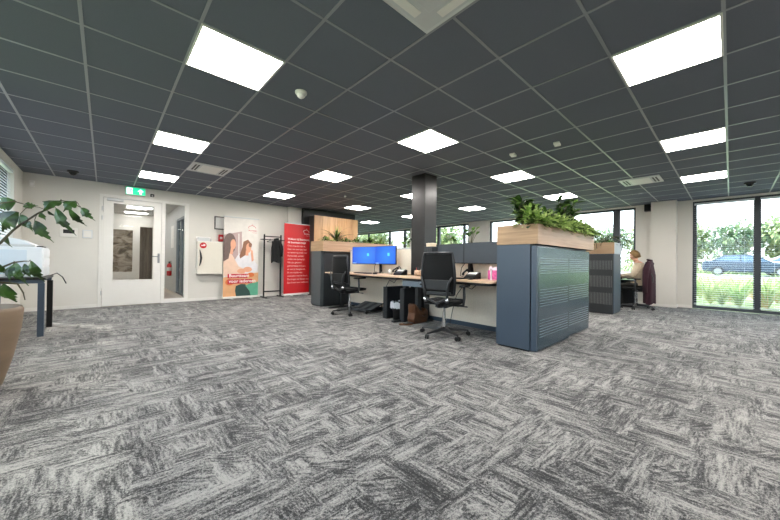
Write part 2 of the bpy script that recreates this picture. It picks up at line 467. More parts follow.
# thin pale lintel strips above the right windows
b = MB()
for y0, y1 in ((-3.2, 0.60), (1.78, 6.06), (7.04, 9.01), (10.24, 15.56)): b.box(XR-0.02, XR, y0, y1, 2.605, 2.635)
struct('trim_1', b, M_trim)
# skirting boards
b = MB(); b.box(XL, DX0-0.04, YB-0.012, YB, 0, 0.07); b.box(SX1+0.04, 4.04, YB-0.012, YB, 0, 0.07); b.box(4.028, 4.46, YB-0.112, YB-0.1, 0, 0.07)
struct('baseboard_back', b, M_trim)
b = MB(); b.box(XL, XL+0.012, YF, YB-0.012, 0, 0.07); struct('baseboard_left', b, M_trim)
b = MB()
b.box(XR-0.012, XR, 0.63, 0.90, 0, 0.07); b.box(XR-0.012, XR, 1.38, 1.74, 0, 0.07); b.box(10.298, 10.31, 0.89, 1.39, 0, 0.07)
b.box(10.31, XR, 0.888, 0.90, 0, 0.07); b.box(10.31, XR, 1.38, 1.392, 0, 0.07)
struct('baseboard_right', b, M_trim)

# window sill on the left
b = MB(); b.box(XL-0.12, XL+0.03, -1.0, 8.26, 0.86, 0.88); struct('trim_2', b, M_trim, bevel=0.004)

# door_1: white leaf with a tall glass pane, side light beside it
f = MB(); y0, y1 = YB-0.02, YB+0.12
f.box(DX0-0.03, DX0+0.03, y0, y1, 0, DZ+0.03); f.box(DX1-0.035, DX1+0.035, y0, y1, 0, DZ); f.box(SX1-0.05, SX1+0.03, y0, y1, 0, DZ+0.03)
f.box(DX0+0.03, SX1-0.05, y0, y1, DZ-0.03, DZ+0.03); f.box(DX1+0.035, SX1-0.05, y0, y1, 0, 0.09)
door = struct('door_1', f, M_trim, bevel=0.003)
leaf = MB(); lx0, lx1 = DX0+0.035, DX1-0.04; gx0, gx1, gz0, gz1 = 0.13, 0.845, 0.56, 2.235
leaf.box(lx0, gx0, YB-0.015, YB+0.03, 0.01, DZ-0.035); leaf.box(gx1, lx1, YB-0.015, YB+0.03, 0.01, DZ-0.035)
leaf.box(gx0, gx1, YB-0.015, YB+0.03, 0.01, gz0); leaf.box(gx0, gx1, YB-0.015, YB+0.03, gz1, DZ-0.035)
lf = link_mesh('door_leaf', leaf, M_trim, door, 0.002)
g = MB(); g.box(gx0, gx1, YB, YB+0.012, gz0, gz1); link_mesh('glass_pane', g, M_glass, door)
g = MB(); g.box(DX1+0.035, SX1-0.05, YB+0.02, YB+0.03, 0.09, DZ-0.03); link_mesh('glass_pane', g, M_glass, door)
g = MB()
for a0, a1, c0, c1 in ((gx0-0.015, gx0+0.01, gz0-0.015, gz1+0.015), (gx1-0.01, gx1+0.015, gz0-0.015, gz1+0.015), (gx0, gx1, gz0-0.015, gz0+0.01), (gx0, gx1, gz1-0.01, gz1+0.015)):
    g.box(a0, a1, YB-0.022, YB-0.015, c0, c1)
link_mesh('glazing_bead', g, M_trim, door)
g = MB(); g.box(0.915, 0.955, YB-0.024, YB-0.015, 0.94, 1.16); g.tube([(0.935, YB-0.02, 1.09), (0.935, YB-0.07, 1.09), (0.80, YB-0.075, 1.09)], 0.010)
g.cyl((0, 0), 0.012, 0, 0.012, M=Matrix.Translation((0.935, YB-0.024, 0.99)) @ ROTX)
link_mesh('door_handle', g, M_steel, door)
g = MB(); g.box(0.03, 0.30, YB-0.065, YB-0.018, DZ-0.10, DZ-0.045); g.bar((0.20, YB-0.045, DZ-0.04), (0.62, YB-0.045, DZ-0.028), 0.02, 0.012)
link_mesh('door_closer', g, M_alu, door, 0.004)
for z in (0.25, 1.85, 2.05):
    g = MB(); g.cyl((DX0+0.02, YB-0.03), 0.010, z, z+0.09); link_mesh('hinge', g, M_alu, door)

# corridor beyond the door: white glazed partitions, a room behind with a stone-like print
CE = 2.62
M_lam = wood_mat('corridor plank floor', '#a08f80', '#c0b0a0', 1)
b = MB(); b.box(XL-0.2, 4.4, YB+0.02, 19.0, -0.10, 0.002); b2 = struct('floor', b, M_lam)
b = MB(); b.box(XL-0.2, 4.4, 9.2, 19.0, CE, CE+0.12); cor_ceiling = struct('ceiling', b, M_wwhite)
b = MB(); b.box(XL-0.3, XL-0.2, YB+0.14, 19.0, 0, CE); struct('wall_corridor_left', b, M_white)
b = MB(); b.box(1.62, 1.72, YB+0.14, 9.3, 0, CE); b.box(1.62, 1.72, 9.3, 19.0, 2.25, CE); b.box(1.62, 1.72, 11.5, 19.0, 0, 2.25)
struct('wall_corridor_right', b, mat('pale corridor wall', '#cfd0cf', 0.8, var=0.02))
M_frost = glass_mat('partition glass', (0.82, 0.86, 0.88), 0.6)
f = MB()
for y in (9.33, 10.05, 10.8, 11.47): f.box(1.63, 1.71, y-0.03, y+0.03, 0, 2.25)
f.box(1.63, 1.71, 9.36, 11.44, 0, 0.06); f.box(1.63, 1.71, 9.36, 11.44, 2.19, 2.25)
w6 = struct('window_6', f, mat('mid grey frame', '#7d8286', 0.5))
g = MB(); g.box(1.665, 1.675, 9.36, 11.44, 0.06, 2.19); link_mesh('glass_pane', g, M_frost, w6)
b = MB(); b.box(1.85, 4.3, 12.8, 12.9, 0, CE); struct('wall_meeting_room', b, mat('dim grey room wall', '#8b9094', 0.8))
# cross wall with an opening and a door
cy = 14.5
b = MB()
for x0, x1, z0, z1 in ((XL-0.2, 0.17, 0, CE), (0.17, 0.75, 0, 0.56), (0.17, 0.75, 2.05, CE), (0.75, 0.95, 0, CE), (0.95, 1.32, 2.2, CE), (1.32, 1.62, 0, CE), (0.95, 1.32, 0, 0.25)): b.box(x0, x1, cy, cy+0.1, z0, z1)
struct('wall_corridor_cross', b, M_trim)
def stone_mat():
    mt, N, L, P = new_mat('grey stone print')
    tc = N.new('ShaderNodeTexCoord'); mp = N.new('ShaderNodeMapping'); mp.inputs['Scale'].default_value = (1.0, 1, 1.8)
    L.new(tc.outputs['Object'], mp.inputs[0])
    n1 = N.new('ShaderNodeTexNoise'); n1.inputs['Scale'].default_value = 2.6; n1.inputs['Detail'].default_value = 9; n1.inputs['Distortion'].default_value = 1.2
    L.new(mp.outputs[0], n1.inputs['Vector'])
    rp = N.new('ShaderNodeValToRGB'); e = rp.color_ramp.elements
    e[0].position = 0.36; e[0].color = hexc('#7a7064')+(1,); e[1].position = 0.6; e[1].color = hexc('#d9cfc0')+(1,)
    q = e.new(0.45); q.color = hexc('#a89a88')+(1,)
    L.new(n1.outputs[0], rp.inputs[0]); L.new(rp.outputs[0], P.inputs['Base Color']); P.inputs['Roughness'].default_value = 0.8
    return mt
b = MB(); b.box(XL-0.2, 1.0, 17.0, 17.1, 0, CE); struct('wall_print', b, stone_mat())
b = MB(); b.box(1.0, 1.6, 17.0, 17.1, 0, CE); struct('wall_dark_board', b, wood_mat('dark plank', '#6f655a', '#9a8e80', 2))
# ------------------------------------------------------------ column
b = MB(); b.box(-0.165, 0.165, -0.165, 0.165, 0, H, None)
colm = solo('column', b, mat('dark bronze column cladding', '#3c3b3b', 0.33, var=0.06, scale=5, metal=0.75), 'square dark grey metal clad column rising from the desk divider to the ceiling', 'column', (4.405, 3.88, 0), bevel=0.006)
colm['kind'] = 'structure'
# ------------------------------------------------------------ ceiling lights
def make_light():
    r = thing('ceiling_light', '', 'ceiling light', (0, 0, H), group='square panel lights in the ceiling')
    f = MB(); s = 0.296
    for a0, a1, c0, c1 in ((-s, s, -s, -s+0.014), (-s, s, s-0.014, s), (-s, -s+0.014, -s+0.014, s-0.014), (s-0.014, s, -s+0.014, s-0.014)): f.box(a0, a1, c0, c1, -0.012, 0.002)
    part('frame', f, M_trim, r)
    d = MB(); d.box(-0.283, 0.283, -0.283, 0.283, -0.008, 0.0)
    part('diffuser', d, M_lightp, r)
    return r
LX, LY = 0.7635, 0.3355
names = {(0,1): 'large square panel light at upper left, nearest on the door side', (0,2): 'second panel light towards the door, between the nearest one and the exit sign one',
 (0,3): 'panel light nearest the green exit sign above the door', (1,0): 'large square panel light at upper right, nearest on the window side',
 (2,0): 'middle one of the three panel lights leading to the right window', (3,0): 'panel light closest to the tall right window with blinds',
 (1,1): 'square panel light just in front of the dark column', (2,1): 'panel light above the right end of the desks, over the low planter cabinet',
 (3,1): 'panel light just above the far planter end, by the far windows', (1,2): 'panel light over the left desk, left of the dark column',
 (1,3): 'panel light in front of the coat rack and banners', (2,2): 'panel light partly hidden behind the upper part of the dark column',
 (2,3): 'panel light above the tall oak cabinet', (3,2): 'panel light right of the dark column, above the dark monitors', (3,3): 'small distant panel light partly hidden behind the middle of the column',
 (3,4): 'farthest small panel light above the oak cabinet edge'}
L0 = None
for (i, j), lb in names.items():
    loc = (LX+2.4*i, LY+2.4*j, H)
    if L0 is None: L0 = make_light(); o = L0; o.location = loc
    else: o = copy_thing(L0, loc)
    o['label'] = lb; o['group'] = 'square panel lights in the ceiling'
# three behind the camera that only light the room
for i in (0, 1, 2, 3): 
    o = copy_thing(L0, (LX+2.4*i, LY-2.4, H), label='square ceiling panel light behind the viewpoint, out of the photo')
# small white corridor lights; the unseen back-room one is added to brighten the print
LC = MB(); LC.box(-0.3, 0.3, -0.15, 0.15, -0.01, 0)
first = None
M_lc = mat('corridor lamp', '#ffffff', 0.5, var=0, emit=(1, .97, .93), estr=7)
for n_, (x, y, lb) in enumerate([(0.80, 10.9, 'nearest of the corridor lights seen through the door'), (0.80, 12.4, 'second corridor light seen through the door glass'), (0.80, 13.9, 'farthest corridor light seen through the door glass'), (0.5, 15.8, 'added unseen light brightening the stone-print room beyond the corridor'), (3.0, 10.8, 'light in the meeting room beyond the side glass')]):
    if first is None: first = solo('corridor_light', LC, M_lc, lb, 'ceiling light', (x, y, CE), group='lights in the corridor ceiling')
    else: o = copy_thing(first, (x, y, CE), label=lb)

# ------------------------------------------------------------ ceiling devices
def cassette(size, loc, label, rz=0):
    r = thing('air_conditioning_cassette', label, 'air conditioner', loc, rz)
    s = size/2; f = MB()
    iw = s*0.80
    # outer sloping rim
    def ring(a, za, c, zc, m=None):
        v = [(-a,-a,za),(a,-a,za),(a,a,za),(-a,a,za),(-c,-c,zc),(c,-c,zc),(c,c,zc),(-c,c,zc)]
        f.add(v, [(0,1,5,4),(1,2,6,5),(2,3,7,6),(3,0,4,7)], m)
    ring(s, 0.0, s, -0.018); ring(s, -0.018, s*0.93, -0.030); ring(s*0.93, -0.030, s*0.70, -0.030); ring(s*0.70, -0.030, s*0.70, 0.0)
    part('panel_frame', f, M_alu, r)
    for k in range(4):
        R = Matrix.Rotation(k*pi/2, 4, 'Z')
        g = MB(); g.box(-s*0.62, s*0.62, s*0.765, s*0.885, -0.034, -0.026, M=R @ Matrix.Identity(4)); part('air_flap', g, M_trim, r)
    g = MB(); c = s*0.685; g.box(-c, c, -c, c, -0.04, -0.004)
    part('centre_panel', g, M_alu, r, bevel=0.004)
    g = MB(); t = s*0.42; n = 14
    g.box(-t, t, -t, t, -0.0405, -0.0395, M_black)
    for i in range(n+1):
        u = -t+2*t*i/n; g.box(u-0.006, u+0.006, -t, t, -0.046, -0.040, M_steel); g.box(-t, t, u-0.006, u+0.006, -0.046, -0.040, M_steel)
    part('intake_grille', g, M_steel, r)
    return r
cassette(0.95, (1.165, 0.965, H), 'large white ceiling air conditioning cassette at the top edge of the photo')
def vent(loc, label, rz=0):
    r = thing('ceiling_vent', label, 'air vent', loc, rz, 'square air vents set in the ceiling')
    f = MB(); s = 0.30
    f.box(-s, s, -s, s, -0.014, 0.0); part('panel', f, M_alu, r, bevel=0.004)
    g = MB(); g.box(-0.15, 0.15, -0.24, 0.24, -0.02, -0.012); part('centre_panel', g, M_trim, r, bevel=0.003)
    for sx in (-1, 1):
        g = MB()
        for q in (0.195, 0.24): g.box(sx*q-0.013, sx*q+0.013, -0.2, 0.2, -0.0155, -0.0125)
        part('air_slot', g, M_black, r)
    return r
vent((1.3635, 6.27, H), 'white air vent in the ceiling near the door and exit sign')
vent((7.53, 1.16, H), 'white air vent in the ceiling above the seated person, near the wall pier', pi/2)
# smoke detector
r = thing('smoke_detector', 'round white smoke detector on the ceiling between the two nearest panel lights', 'smoke detector', (1.366, 2.779, H))
b = MB(); b.lathe([(0.0, -0.022), (0.05, -0.022), (0.055, -0.015), (0.055, 0.0)]); part('base', b, M_trim, r)
b = MB(); b.lathe([(0.0, -0.062), (0.016, -0.060), (0.032, -0.048), (0.038, -0.040), (0.036, -0.032), (0.042, -0.026), (0.042, -0.020)]); part('sensing_head', b, M_trim, r)
def dome(loc, label):
    r = thing('dome_camera', label, 'security camera', loc, 0, 'black dome cameras')
    b = MB(); b.lathe([(0, -0.03), (0.075, -0.03), (0.08, -0.02), (0.08, 0)]); part('housing', b, M_black, r)
    b = MB(); b.lathe([(0, -0.085), (0.02, -0.082), (0.04, -0.068), (0.052, -0.045), (0.053, -0.03)]); part('dome', b, mat('smoked dome', '#202226', 0.08), r)
dome((-0.447, 8.247, H), 'black dome camera on the ceiling above the thermostat wall, left of the exit sign')
dome((9.1, -0.245, H), 'black dome camera on the ceiling just before the tall right window')
def sensor(loc, label, w=0.12, l=0.075):
    r = thing('motion_sensor', label, 'sensor', loc, 0.2)
    b = MB(); b.box(-w/2, w/2, -l/2, l/2, -0.03, 0); part('housing', b, M_trim, r, bevel=0.008)
    b = MB(); b.ball((0, 0, -0.03), (0.018, 0.018, 0.008)); part('lens', b, M_papw, r)
sensor((4.418, 2.17, H), 'left one of the two small white ceiling sensors above the planter cabinet')
sensor((4.427, 1.567, H), 'right one of the two small white ceiling sensors above the planter cabinet')
r = thing('ceiling_sensor', 'small round white sensor on the ceiling above the white wall box', 'sensor', (1.695, 7.825, H))
b = MB(); b.lathe([(0, -0.03), (0.03, -0.028), (0.045, -0.012), (0.05, 0)]); part('housing', b, M_trim, r)
b = MB(); b.ball((0, 0, -0.028), (0.016, 0.016, 0.01)); part('lens', b, M_greyp, r)
b = MB(); b.lathe([(0, -0.03), (0.012, -0.03), (0.02, -0.012), (0.03, 0)])
solo('sprinkler_head', b, M_chrome, 'tiny chrome sprinkler head in the ceiling above the tall oak cabinet', 'sprinkler', (4.36, 6.42, H))
# ------------------------------------------------------------ plants (helpers)
def rosette(mb, base, n, length, width, rng, tilt=(0.2, 1.2), droop=0.9, m=None, segs=4, az=(0, 2*pi)):
    """arching strap leaves out of one point, each folded along its midrib"""
    for i in range(n):
        a = rng.uniform(*az); t = rng.uniform(*tilt); L_ = length*rng.uniform(0.65, 1.1); w_ = width*rng.uniform(0.75, 1.15)
        d = Vector((cos(a), sin(a), 0)); side = Vector((-sin(a), cos(a), 0)); p = Vector(base); vs = []
        for k in range(segs+1):
            u = k/segs; ww = w_*(0.35+0.65*sin(pi*min(1, u*0.85+0.15)))*(1-u**3)
            nrm = d*-sin(t)+Vector((0, 0, 1))*cos(t) if False else Vector((0, 0, 1))
            vs += [p-side*ww/2+Vector((0, 0, ww*0.18)), p.copy(), p+side*ww/2+Vector((0, 0, ww*0.18))]
            p = p+(d*sin(t)+Vector((0, 0, 1))*cos(t))*L_/segs; t += droop/segs*rng.uniform(0.7, 1.3)
        fs = []
        for k in range(segs):
            o = k*3; fs += [(o, o+1, o+4, o+3), (o+1, o+2, o+5, o+4)]
        mb.add(vs, fs, m, None, True)
def leaf_at(mb, p, d, L_, W_, m, rng, fold=0.2, droop=0.3):
    """one pointed oval leaf from p along d"""
    d = d.normalized(); side = d.cross(Vector((0, 0, 1)))
    if side.length < 0.1: side = Vector((1, 0, 0))
    side = (side.normalized()+Vector((0, 0, rng.uniform(-0.5, 0.5)))).normalized(); up = side.cross(d)
    prof = [(0, 0.08), (0.25, 0.85), (0.5, 1.0), (0.78, 0.6), (1.0, 0.03)]
    vs = []
    for u, w_ in prof:
        c = p+d*L_*u+Vector((0, 0, -droop*L_*u*u)); ww = W_*w_/2
        vs += [c-side*ww+up*fold*ww, c, c+side*ww+up*fold*ww]
    fs = []
    for k in range(4):
        o = k*3; fs += [(o, o+1, o+4, o+3), (o+1, o+2, o+5, o+4)]
    mb.add(vs, fs, m, None, True)
def bush(mb, c, r, n, L_, W_, rng, mats, zmin=0.0):
    for i in range(n):
        v = Vector((rng.gauss(0, 1), rng.gauss(0, 1), abs(rng.gauss(0, 1)))).normalized()
        q = rng.uniform(0.35, 1.0); p = Vector((c[0]+v.x*r[0]*q, c[1]+v.y*r[1]*q, c[2]+v.z*r[2]*q))
        d = Vector((v.x, v.y, v.z*0.7+rng.uniform(-0.3, 0.5)))
        leaf_at(mb, p, d, L_*rng.uniform(0.6, 1.2), W_*rng.uniform(0.7, 1.2), rng.choice(mats), rng)

# ------------------------------------------------------------ low storage cabinets with planter boxes
def planter_cabinet(name, label, loc, L_, D_, H_, ph, oh, plabel, louvre=False):
    """cabinet from (0,0) reaching L_ in x and D_ in y, doors on the -y side, planter box standing on top"""
    r = thing(name, label, 'cabinet', loc)
    b = MB(); b.box(0, L_, 0.075, D_, 0.02, H_); part('body', b, louvre or M_slate, r, bevel=0.004)
    b = MB(); b.box(0.02, L_-0.02, 0.09, D_-0.02, 0, 0.02); part('plinth', b, M_black, r)
    p = thing('planter_box', plabel, 'planter', (loc[0], loc[1], loc[2]+H_+0.0005))
    x0, x1, y0, y1 = -oh[0], L_+oh[1], -oh[2], D_+oh[3]; t = 0.02
    b = MB(); b.box(x0, x0+t, y0, y1, 0, ph); part('end_board', b, M_oaky, p, bevel=0.0015)
    b = MB(); b.box(x1-t, x1, y0, y1, 0, ph); part('end_board', b, M_oaky, p, bevel=0.0015)
    b = MB(); b.box(x0+t, x1-t, y0, y0+t, 0, ph); part('front_board', b, M_oakx, p, bevel=0.0015)
    b = MB(); b.box(x0+t, x1-t, y1-t, y1, 0, ph); part('back_board', b, M_oakx, p, bevel=0.0015)
    b = MB(); b.box(x0+t, x1-t, y0+t, y1-t, 0, ph-0.035); part('soil', b, M_soil, p)
    return r, p
CX0, CY0 = 3.667, 1.505
cabA, plA = planter_cabinet('storage_cabinet', 'slate blue storage cabinet with slotted sliding doors at the right end of the desks', (CX0, CY0, 0), 2.085, 0.495, 1.262, 0.235, (0.004, 0.10, 0.008, 0.0),
    'long light oak planter box full of green plants on the nearest slate blue cabinet')
def slotted_door(x0, x1, y0, y1, z0, z1, parent, group_z, mm, ms):
    d = MB(); d.box(x0, x1, y0, y1, z0, z1); o = part('door', d, mm, parent, bevel=0.003)
    g = MB()
    for a, c, n in group_z:
        for k in range(n):
            z = a+(c-a)*k/(n-1); g.box(x0+0.05, x1-0.05, y0-0.0025, y0+0.002, z-0.0032, z+0.0032)
    part('slots', g, ms, o)
    return o
grp = [(0.17, 0.365, 7), (0.53, 0.725, 7), (0.92, 1.10, 7)]
b = MB(); b.box(0.0, 0.042, 0.0, 0.062, 0.02, 1.24); part('end_panel', b, M_slate, cabA, bevel=0.003)
slotted_door(0.045, 1.08, 0.0, 0.028, 0.02, 1.235, cabA, grp, M_slatedoor, M_slot)
slotted_door(1.07, 2.085, 0.031, 0.058, 0.02, 1.235, cabA, grp, M_slatedoor, M_slot)
cabB, plB = planter_cabinet('storage_cabinet', 'dark grey low storage cabinet behind the left office chair, left end of the desks', (3.62, 6.20, 0), 2.10, 0.50, 1.262, 0.232, (0.008, 0.05, 0.02, 0.03),
    'long light oak planter box with spiky plants on the cabinet left of the blue screens', mat('neutral grey painted metal', '#474d50', 0.42, var=0.02))
b = MB(); b.box(0.06, 1.06, 0.03, 0.055, 0.02, 1.24); part('door', b, M_slated, cabB, bevel=0.003)
b = MB(); b.box(1.07, 2.09, 0.045, 0.072, 0.02, 1.24); part('door', b, M_slated, cabB, bevel=0.003)
# second cluster, seen behind the first: louvred face towards the camera side
r = thing('storage_cabinet', 'dark cabinet with three louvred bands standing beside the seated person', 'cabinet', (7.76, 1.63, 0))
b = MB(); b.box(0.03, 0.62, 0.0, 0.98, 0.02, 1.262); part('body', b, M_slate, r, bevel=0.004)
b = MB(); b.box(0.0, 0.03, 0.01, 0.97, 0.02, 1.25)
o = part('louvre_door', b, M_slated, r, bevel=0.002)
for z0, z1 in ((0.20, 0.44), (0.56, 0.80), (0.93, 1.12)):
    g = MB(); g.box(-0.002, 0.001, 0.03, 0.96, z0-0.004, z1+0.004, M_slated)
    for k in range(34):
        y = 0.035+k*0.027; g.box(-0.006, 0.0, y, y+0.009, z0, z1, M_slotd)
    part('louvre_band', g, M_slotd, o)
b = MB(); b.box(0.05, 0.6, 0.02, 0.96, 0, 0.02); part('plinth', b, M_black, r)
plC = thing('planter_box', 'light oak planter box on the louvred cabinet beside the seated person', 'planter', (7.76, 1.63, 1.2625))
b = MB(); b.box(-0.01, 0.01, -0.01, 0.99, 0, 0.235); part('end_board', b, M_oaky, plC, bevel=0.0015)
b = MB(); b.box(0.01, 0.64, -0.01, 0.01, 0, 0.235); part('front_board', b, mat('grey side board', '#aab3ba', 0.4, var=0.02), plC, 'pale grey board', bevel=0.0015)
b = MB(); b.box(0.62, 0.64, 0.01, 0.97, 0, 0.235); part('end_board', b, M_oaky, plC)
b = MB(); b.box(0.01, 0.64, 0.97, 0.99, 0, 0.235); part('back_board', b, M_oakx, plC)
b = MB(); b.box(0.01, 0.62, 0.01, 0.97, 0, 0.20); part('soil', b, M_soil, plC)

# plants in planter A
def plant(name, label, cat, loc, fol, stem=None, group=None, rz=0):
    r = thing(name, label, cat, loc, rz, group)
    link_mesh('foliage', fol, M_leafm, r, fix=False)
    if stem: part('stem', stem, M_stem, r)
    return r
ZA = 1.262+0.235-0.033
rng = random.Random(11)
tall = [(3.92, 1.76, 0.44, 50, M_leafd, 'big dark bushy plant at the left end of the near planter box'), (4.20, 1.80, 0.46, 40, M_leafd, 'dark broad-leaved plant second from the left end of the near planter box'), (4.62, 1.85, 0.42, 12, M_leafm, 'slim upright leafy plant in the middle of the near planter box'),
        (5.05, 1.78, 0.66, 34, M_leafd, 'tall plant with bright upright leaves near the right end of the near planter box'), (5.45, 1.80, 0.66, 40, M_leafd, 'dark green plant at the far right end of the near planter box')]
for x, y, h, n, mm, lb in tall:
    f = MB(); st = MB()
    for k in range(max(5, n//4)):
        a = rng.uniform(0, 2*pi); rr = rng.uniform(0.02, 0.15); top = Vector((rr*1.9*cos(a), rr*1.2*sin(a), h*rng.uniform(0.45, 0.85)))
        st.tube([(rr*cos(a)*0.5, rr*sin(a)*0.5, -0.02), top*0.5, top], 0.005, n=5)
        for q in range(max(6, n//3)):
            u = rng.uniform(0.3, 1.0); p = top*u; aa = rng.uniform(0, 2*pi)
            leaf_at(f, p, Vector((cos(aa), sin(aa), rng.uniform(0.1, 1.4))), rng.uniform(0.13, 0.22), rng.uniform(0.05, 0.08), rng.choice([mm, mm, mm, M_leafm]), rng)
    plant('leafy_plant', lb, 'plant', (x, y, ZA), f, st)
first = None
for i in range(9):
    x = 3.80+i*0.235; y = 1.625+0.03*(i % 2)
    if i < 4:
        f = MB(); bush(f, (0, 0, 0.0), (0.18, 0.14, 0.235), 260, 0.095, 0.055, rng, [M_leafl, M_leafl, M_leafm, M_leafd])  # dark leaves mixed in stand for the shade in gaps between leaves
        bush(f, (0, -0.12, 0.02), (0.16, 0.08, 0.13), 120, 0.085, 0.052, rng, [M_leafl, M_leafl, M_leafm])
        plant('variegated_plant', 'low fresh green variegated plant in the near planter box', 'plant', (x, y, ZA+0.01), f, group='low pale green plants along the near planter box')
        if i == 3: first = [o for o in col.objects if o.name.startswith('variegated_plant')]
    else:
        copy_thing(first[i % 4], (x, y, ZA+0.01), rng.uniform(-0.2, 0.3))
# low plants of planter A share one description, so they share the label
# planter B: arching spiky plants and low ground cover
ZB = 1.262+0.232-0.033
specs = [(4.12, 0.62, 20, 'arching red-tipped spiky plant at the left of the planter, before the oak cabinet'), (4.75, 0.34, 12, 'small spiky plant right of the arching plant, before the oak cabinet edge'), (5.15, 0.42, 14, 'dark spiky plant at the right corner of the oak cabinet, against the far window'), (5.50, 0.46, 14, 'dark spiky plant above the left blue screen, against the far window')]
M_redleaf = leaf_mat('dark reddish leaf', '#3a2018', '#5a4a22')
for x, L_, n, lb in specs:
    f = MB(); rosette(f, (0, 0, 0), n, L_, 0.028, rng, (0.05, 0.75), 1.5, M_leafd, 6); rosette(f, (0, 0, 0), n//2, L_*0.9, 0.026, rng, (0.3, 0.9), 1.6, M_redleaf, 6)
    rosette(f, (0, 0, 0.0), 6, L_*0.75, 0.035, rng, (0.0, 0.25), 0.3, M_leafm, 4)
    plant('spiky_plant', lb, 'plant', (x, 6.42, ZB), f)
firstB = None
for i in range(7):
    x = 3.80+i*0.28
    if firstB is None:
        f = MB(); bush(f, (0, 0, 0.0), (0.17, 0.13, 0.14), 170, 0.07, 0.035, rng, [M_leafl, M_leafm, M_leafd])
        firstB = plant('ground_cover_plant', 'low green trailing plant in the planter box left of the blue screens', 'plant', (x, 6.36, ZB), f, group='low plants in the far planter box')
    else: copy_thing(firstB, (x, 6.36, ZB), rng.uniform(0, 6), scale=rng.uniform(0.8, 1.15))
# planter C: wiry plant with curling stems against the window
for n_, (x, y, h, lb) in enumerate([(8.08, 2.40, 0.85, 'wiry dark plant with curling stems just right of the near planter box'), (8.08, 1.86, 0.55, 'wiry dark plant with curling stems at the right end of the far planter')]):
    f = MB(); st = MB(); rg = random.Random(30+n_)
    for k in range(11):
        a = rg.uniform(0, 2*pi); p = Vector((0, 0, 0)); t = rg.uniform(0.1, 0.6); pts = [p.copy()]; L_ = h*rg.uniform(0.6, 1.15)
        for q in range(9):
            p = p+Vector((cos(a)*sin(t), sin(a)*sin(t), cos(t)))*L_/8; t += 0.30; a += rg.uniform(-0.2, 0.2); pts.append(p.copy())
            if q > 2:
                for _ in range(2): leaf_at(f, p, Vector((rg.gauss(0, 1), rg.gauss(0, 1), rg.gauss(0, 1))), 0.06, 0.022, M_leafd, rg)
        st.tube(pts, 0.006, n=5)
    rosette(f, (0, 0, 0), 12, 0.2, 0.04, rg, (0.1, 1.1), 0.6, M_leafd)
    plant('wiry_plant', lb, 'plant', (x, y, 1.2625+0.2), f, st)
for n_, (x, y) in enumerate([(7.95, 1.78), (8.24, 1.80)]):
    f = MB(); bush(f, (0, 0, 0), (0.16, 0.12, 0.10), 60, 0.07, 0.03, rng, [M_leafm, M_leafd])
    plant('ground_cover_plant', ['low sprig of leaves at the near corner of the louvred cabinet planter', 'low sprig of leaves at the window end of the louvred cabinet planter'][n_], 'plant', (x, y, 1.4625), f)

# ------------------------------------------------------------ tall oak cabinet against the black wall
r = thing('tall_cabinet', 'tall light oak cabinet with upright door panels and dark side, left of the black wall', 'cabinet', (4.65, 8.46, 0))
b = MB(); b.box(0, 1.62, 0.025, 0.335, 0, 2.415); part('body', b, mat('dark cabinet side', '#3a3735', 0.5), r, bevel=0.003)
for k in range(6):
    d = MB(); d.box(k*0.27+0.003, (k+1)*0.27-0.003, 0, 0.022, 0.05, 2.415); part('door', d, M_oakz, r, bevel=0.0015)

# ------------------------------------------------------------ desk divider, desks
def divider(y0, y1, label, trough=False):
    r = thing('desk_divider', label, 'divider', (4.405, (y0+y1)/2, 0))
    l = (y1-y0)/2
    b = MB(); b.box(-0.03, 0.03, -l, l, 0.07, 1.285); part('panel', b, M_beige, r, bevel=0.004)
    b = MB(); b.box(-0.035, 0.035, -l, l, 1.286, 1.315); part('top_rail', b, M_alu, r, bevel=0.003)
    b = MB(); b.box(-0.035, 0.035, -l, l, 0, 0.07); part('base_rail', b, M_slate, r)
    if trough: 
        b = MB(); b.box(0.036, 0.18, -l, l, 1.18, 1.30); part('plant_trough', b, M_slated, r)
    return r
divider(2.03, 3.70, 'beige desk divider behind the dark monitors, right of the column', True)
divider(4.06, 6.19, 'beige desk divider behind the blue screens, left of the column', True)
rg = random.Random(5)
def upright_leafy(x, y, z, lb, n=7, h=0.22):
    f = MB(); st = MB()
    for k in range(n):
        a = rg.uniform(0, 2*pi); top = Vector((cos(a)*0.05, sin(a)*0.10, h*rg.uniform(0.4, 0.8)))
        st.tube([(0, 0, -0.02), top*0.6, top], 0.004, n=5)
        leaf_at(f, top, Vector((cos(a)*0.5, sin(a)*0.8, rg.uniform(0.5, 1.4))), rg.uniform(0.10, 0.15), 0.075, M_leafm if k % 2 else M_leafd, rg)
    plant('leafy_plant', lb, 'plant', (x, y, z), f, st)
upright_leafy(4.51, 4.50, 1.302, 'small bright green plant on the divider beside the right blue screen')
upright_leafy(4.51, 4.17, 1.302, 'small green plant on the divider touching the left side of the column', 6, 0.18)
upright_leafy(4.51, 3.28, 1.302, 'plant on the divider just right of the column above the dark monitors', 7, 0.24)
upright_leafy(4.51, 2.94, 1.302, 'broad-leaved plant above the dark monitors in front of the far window', 9, 0.34)

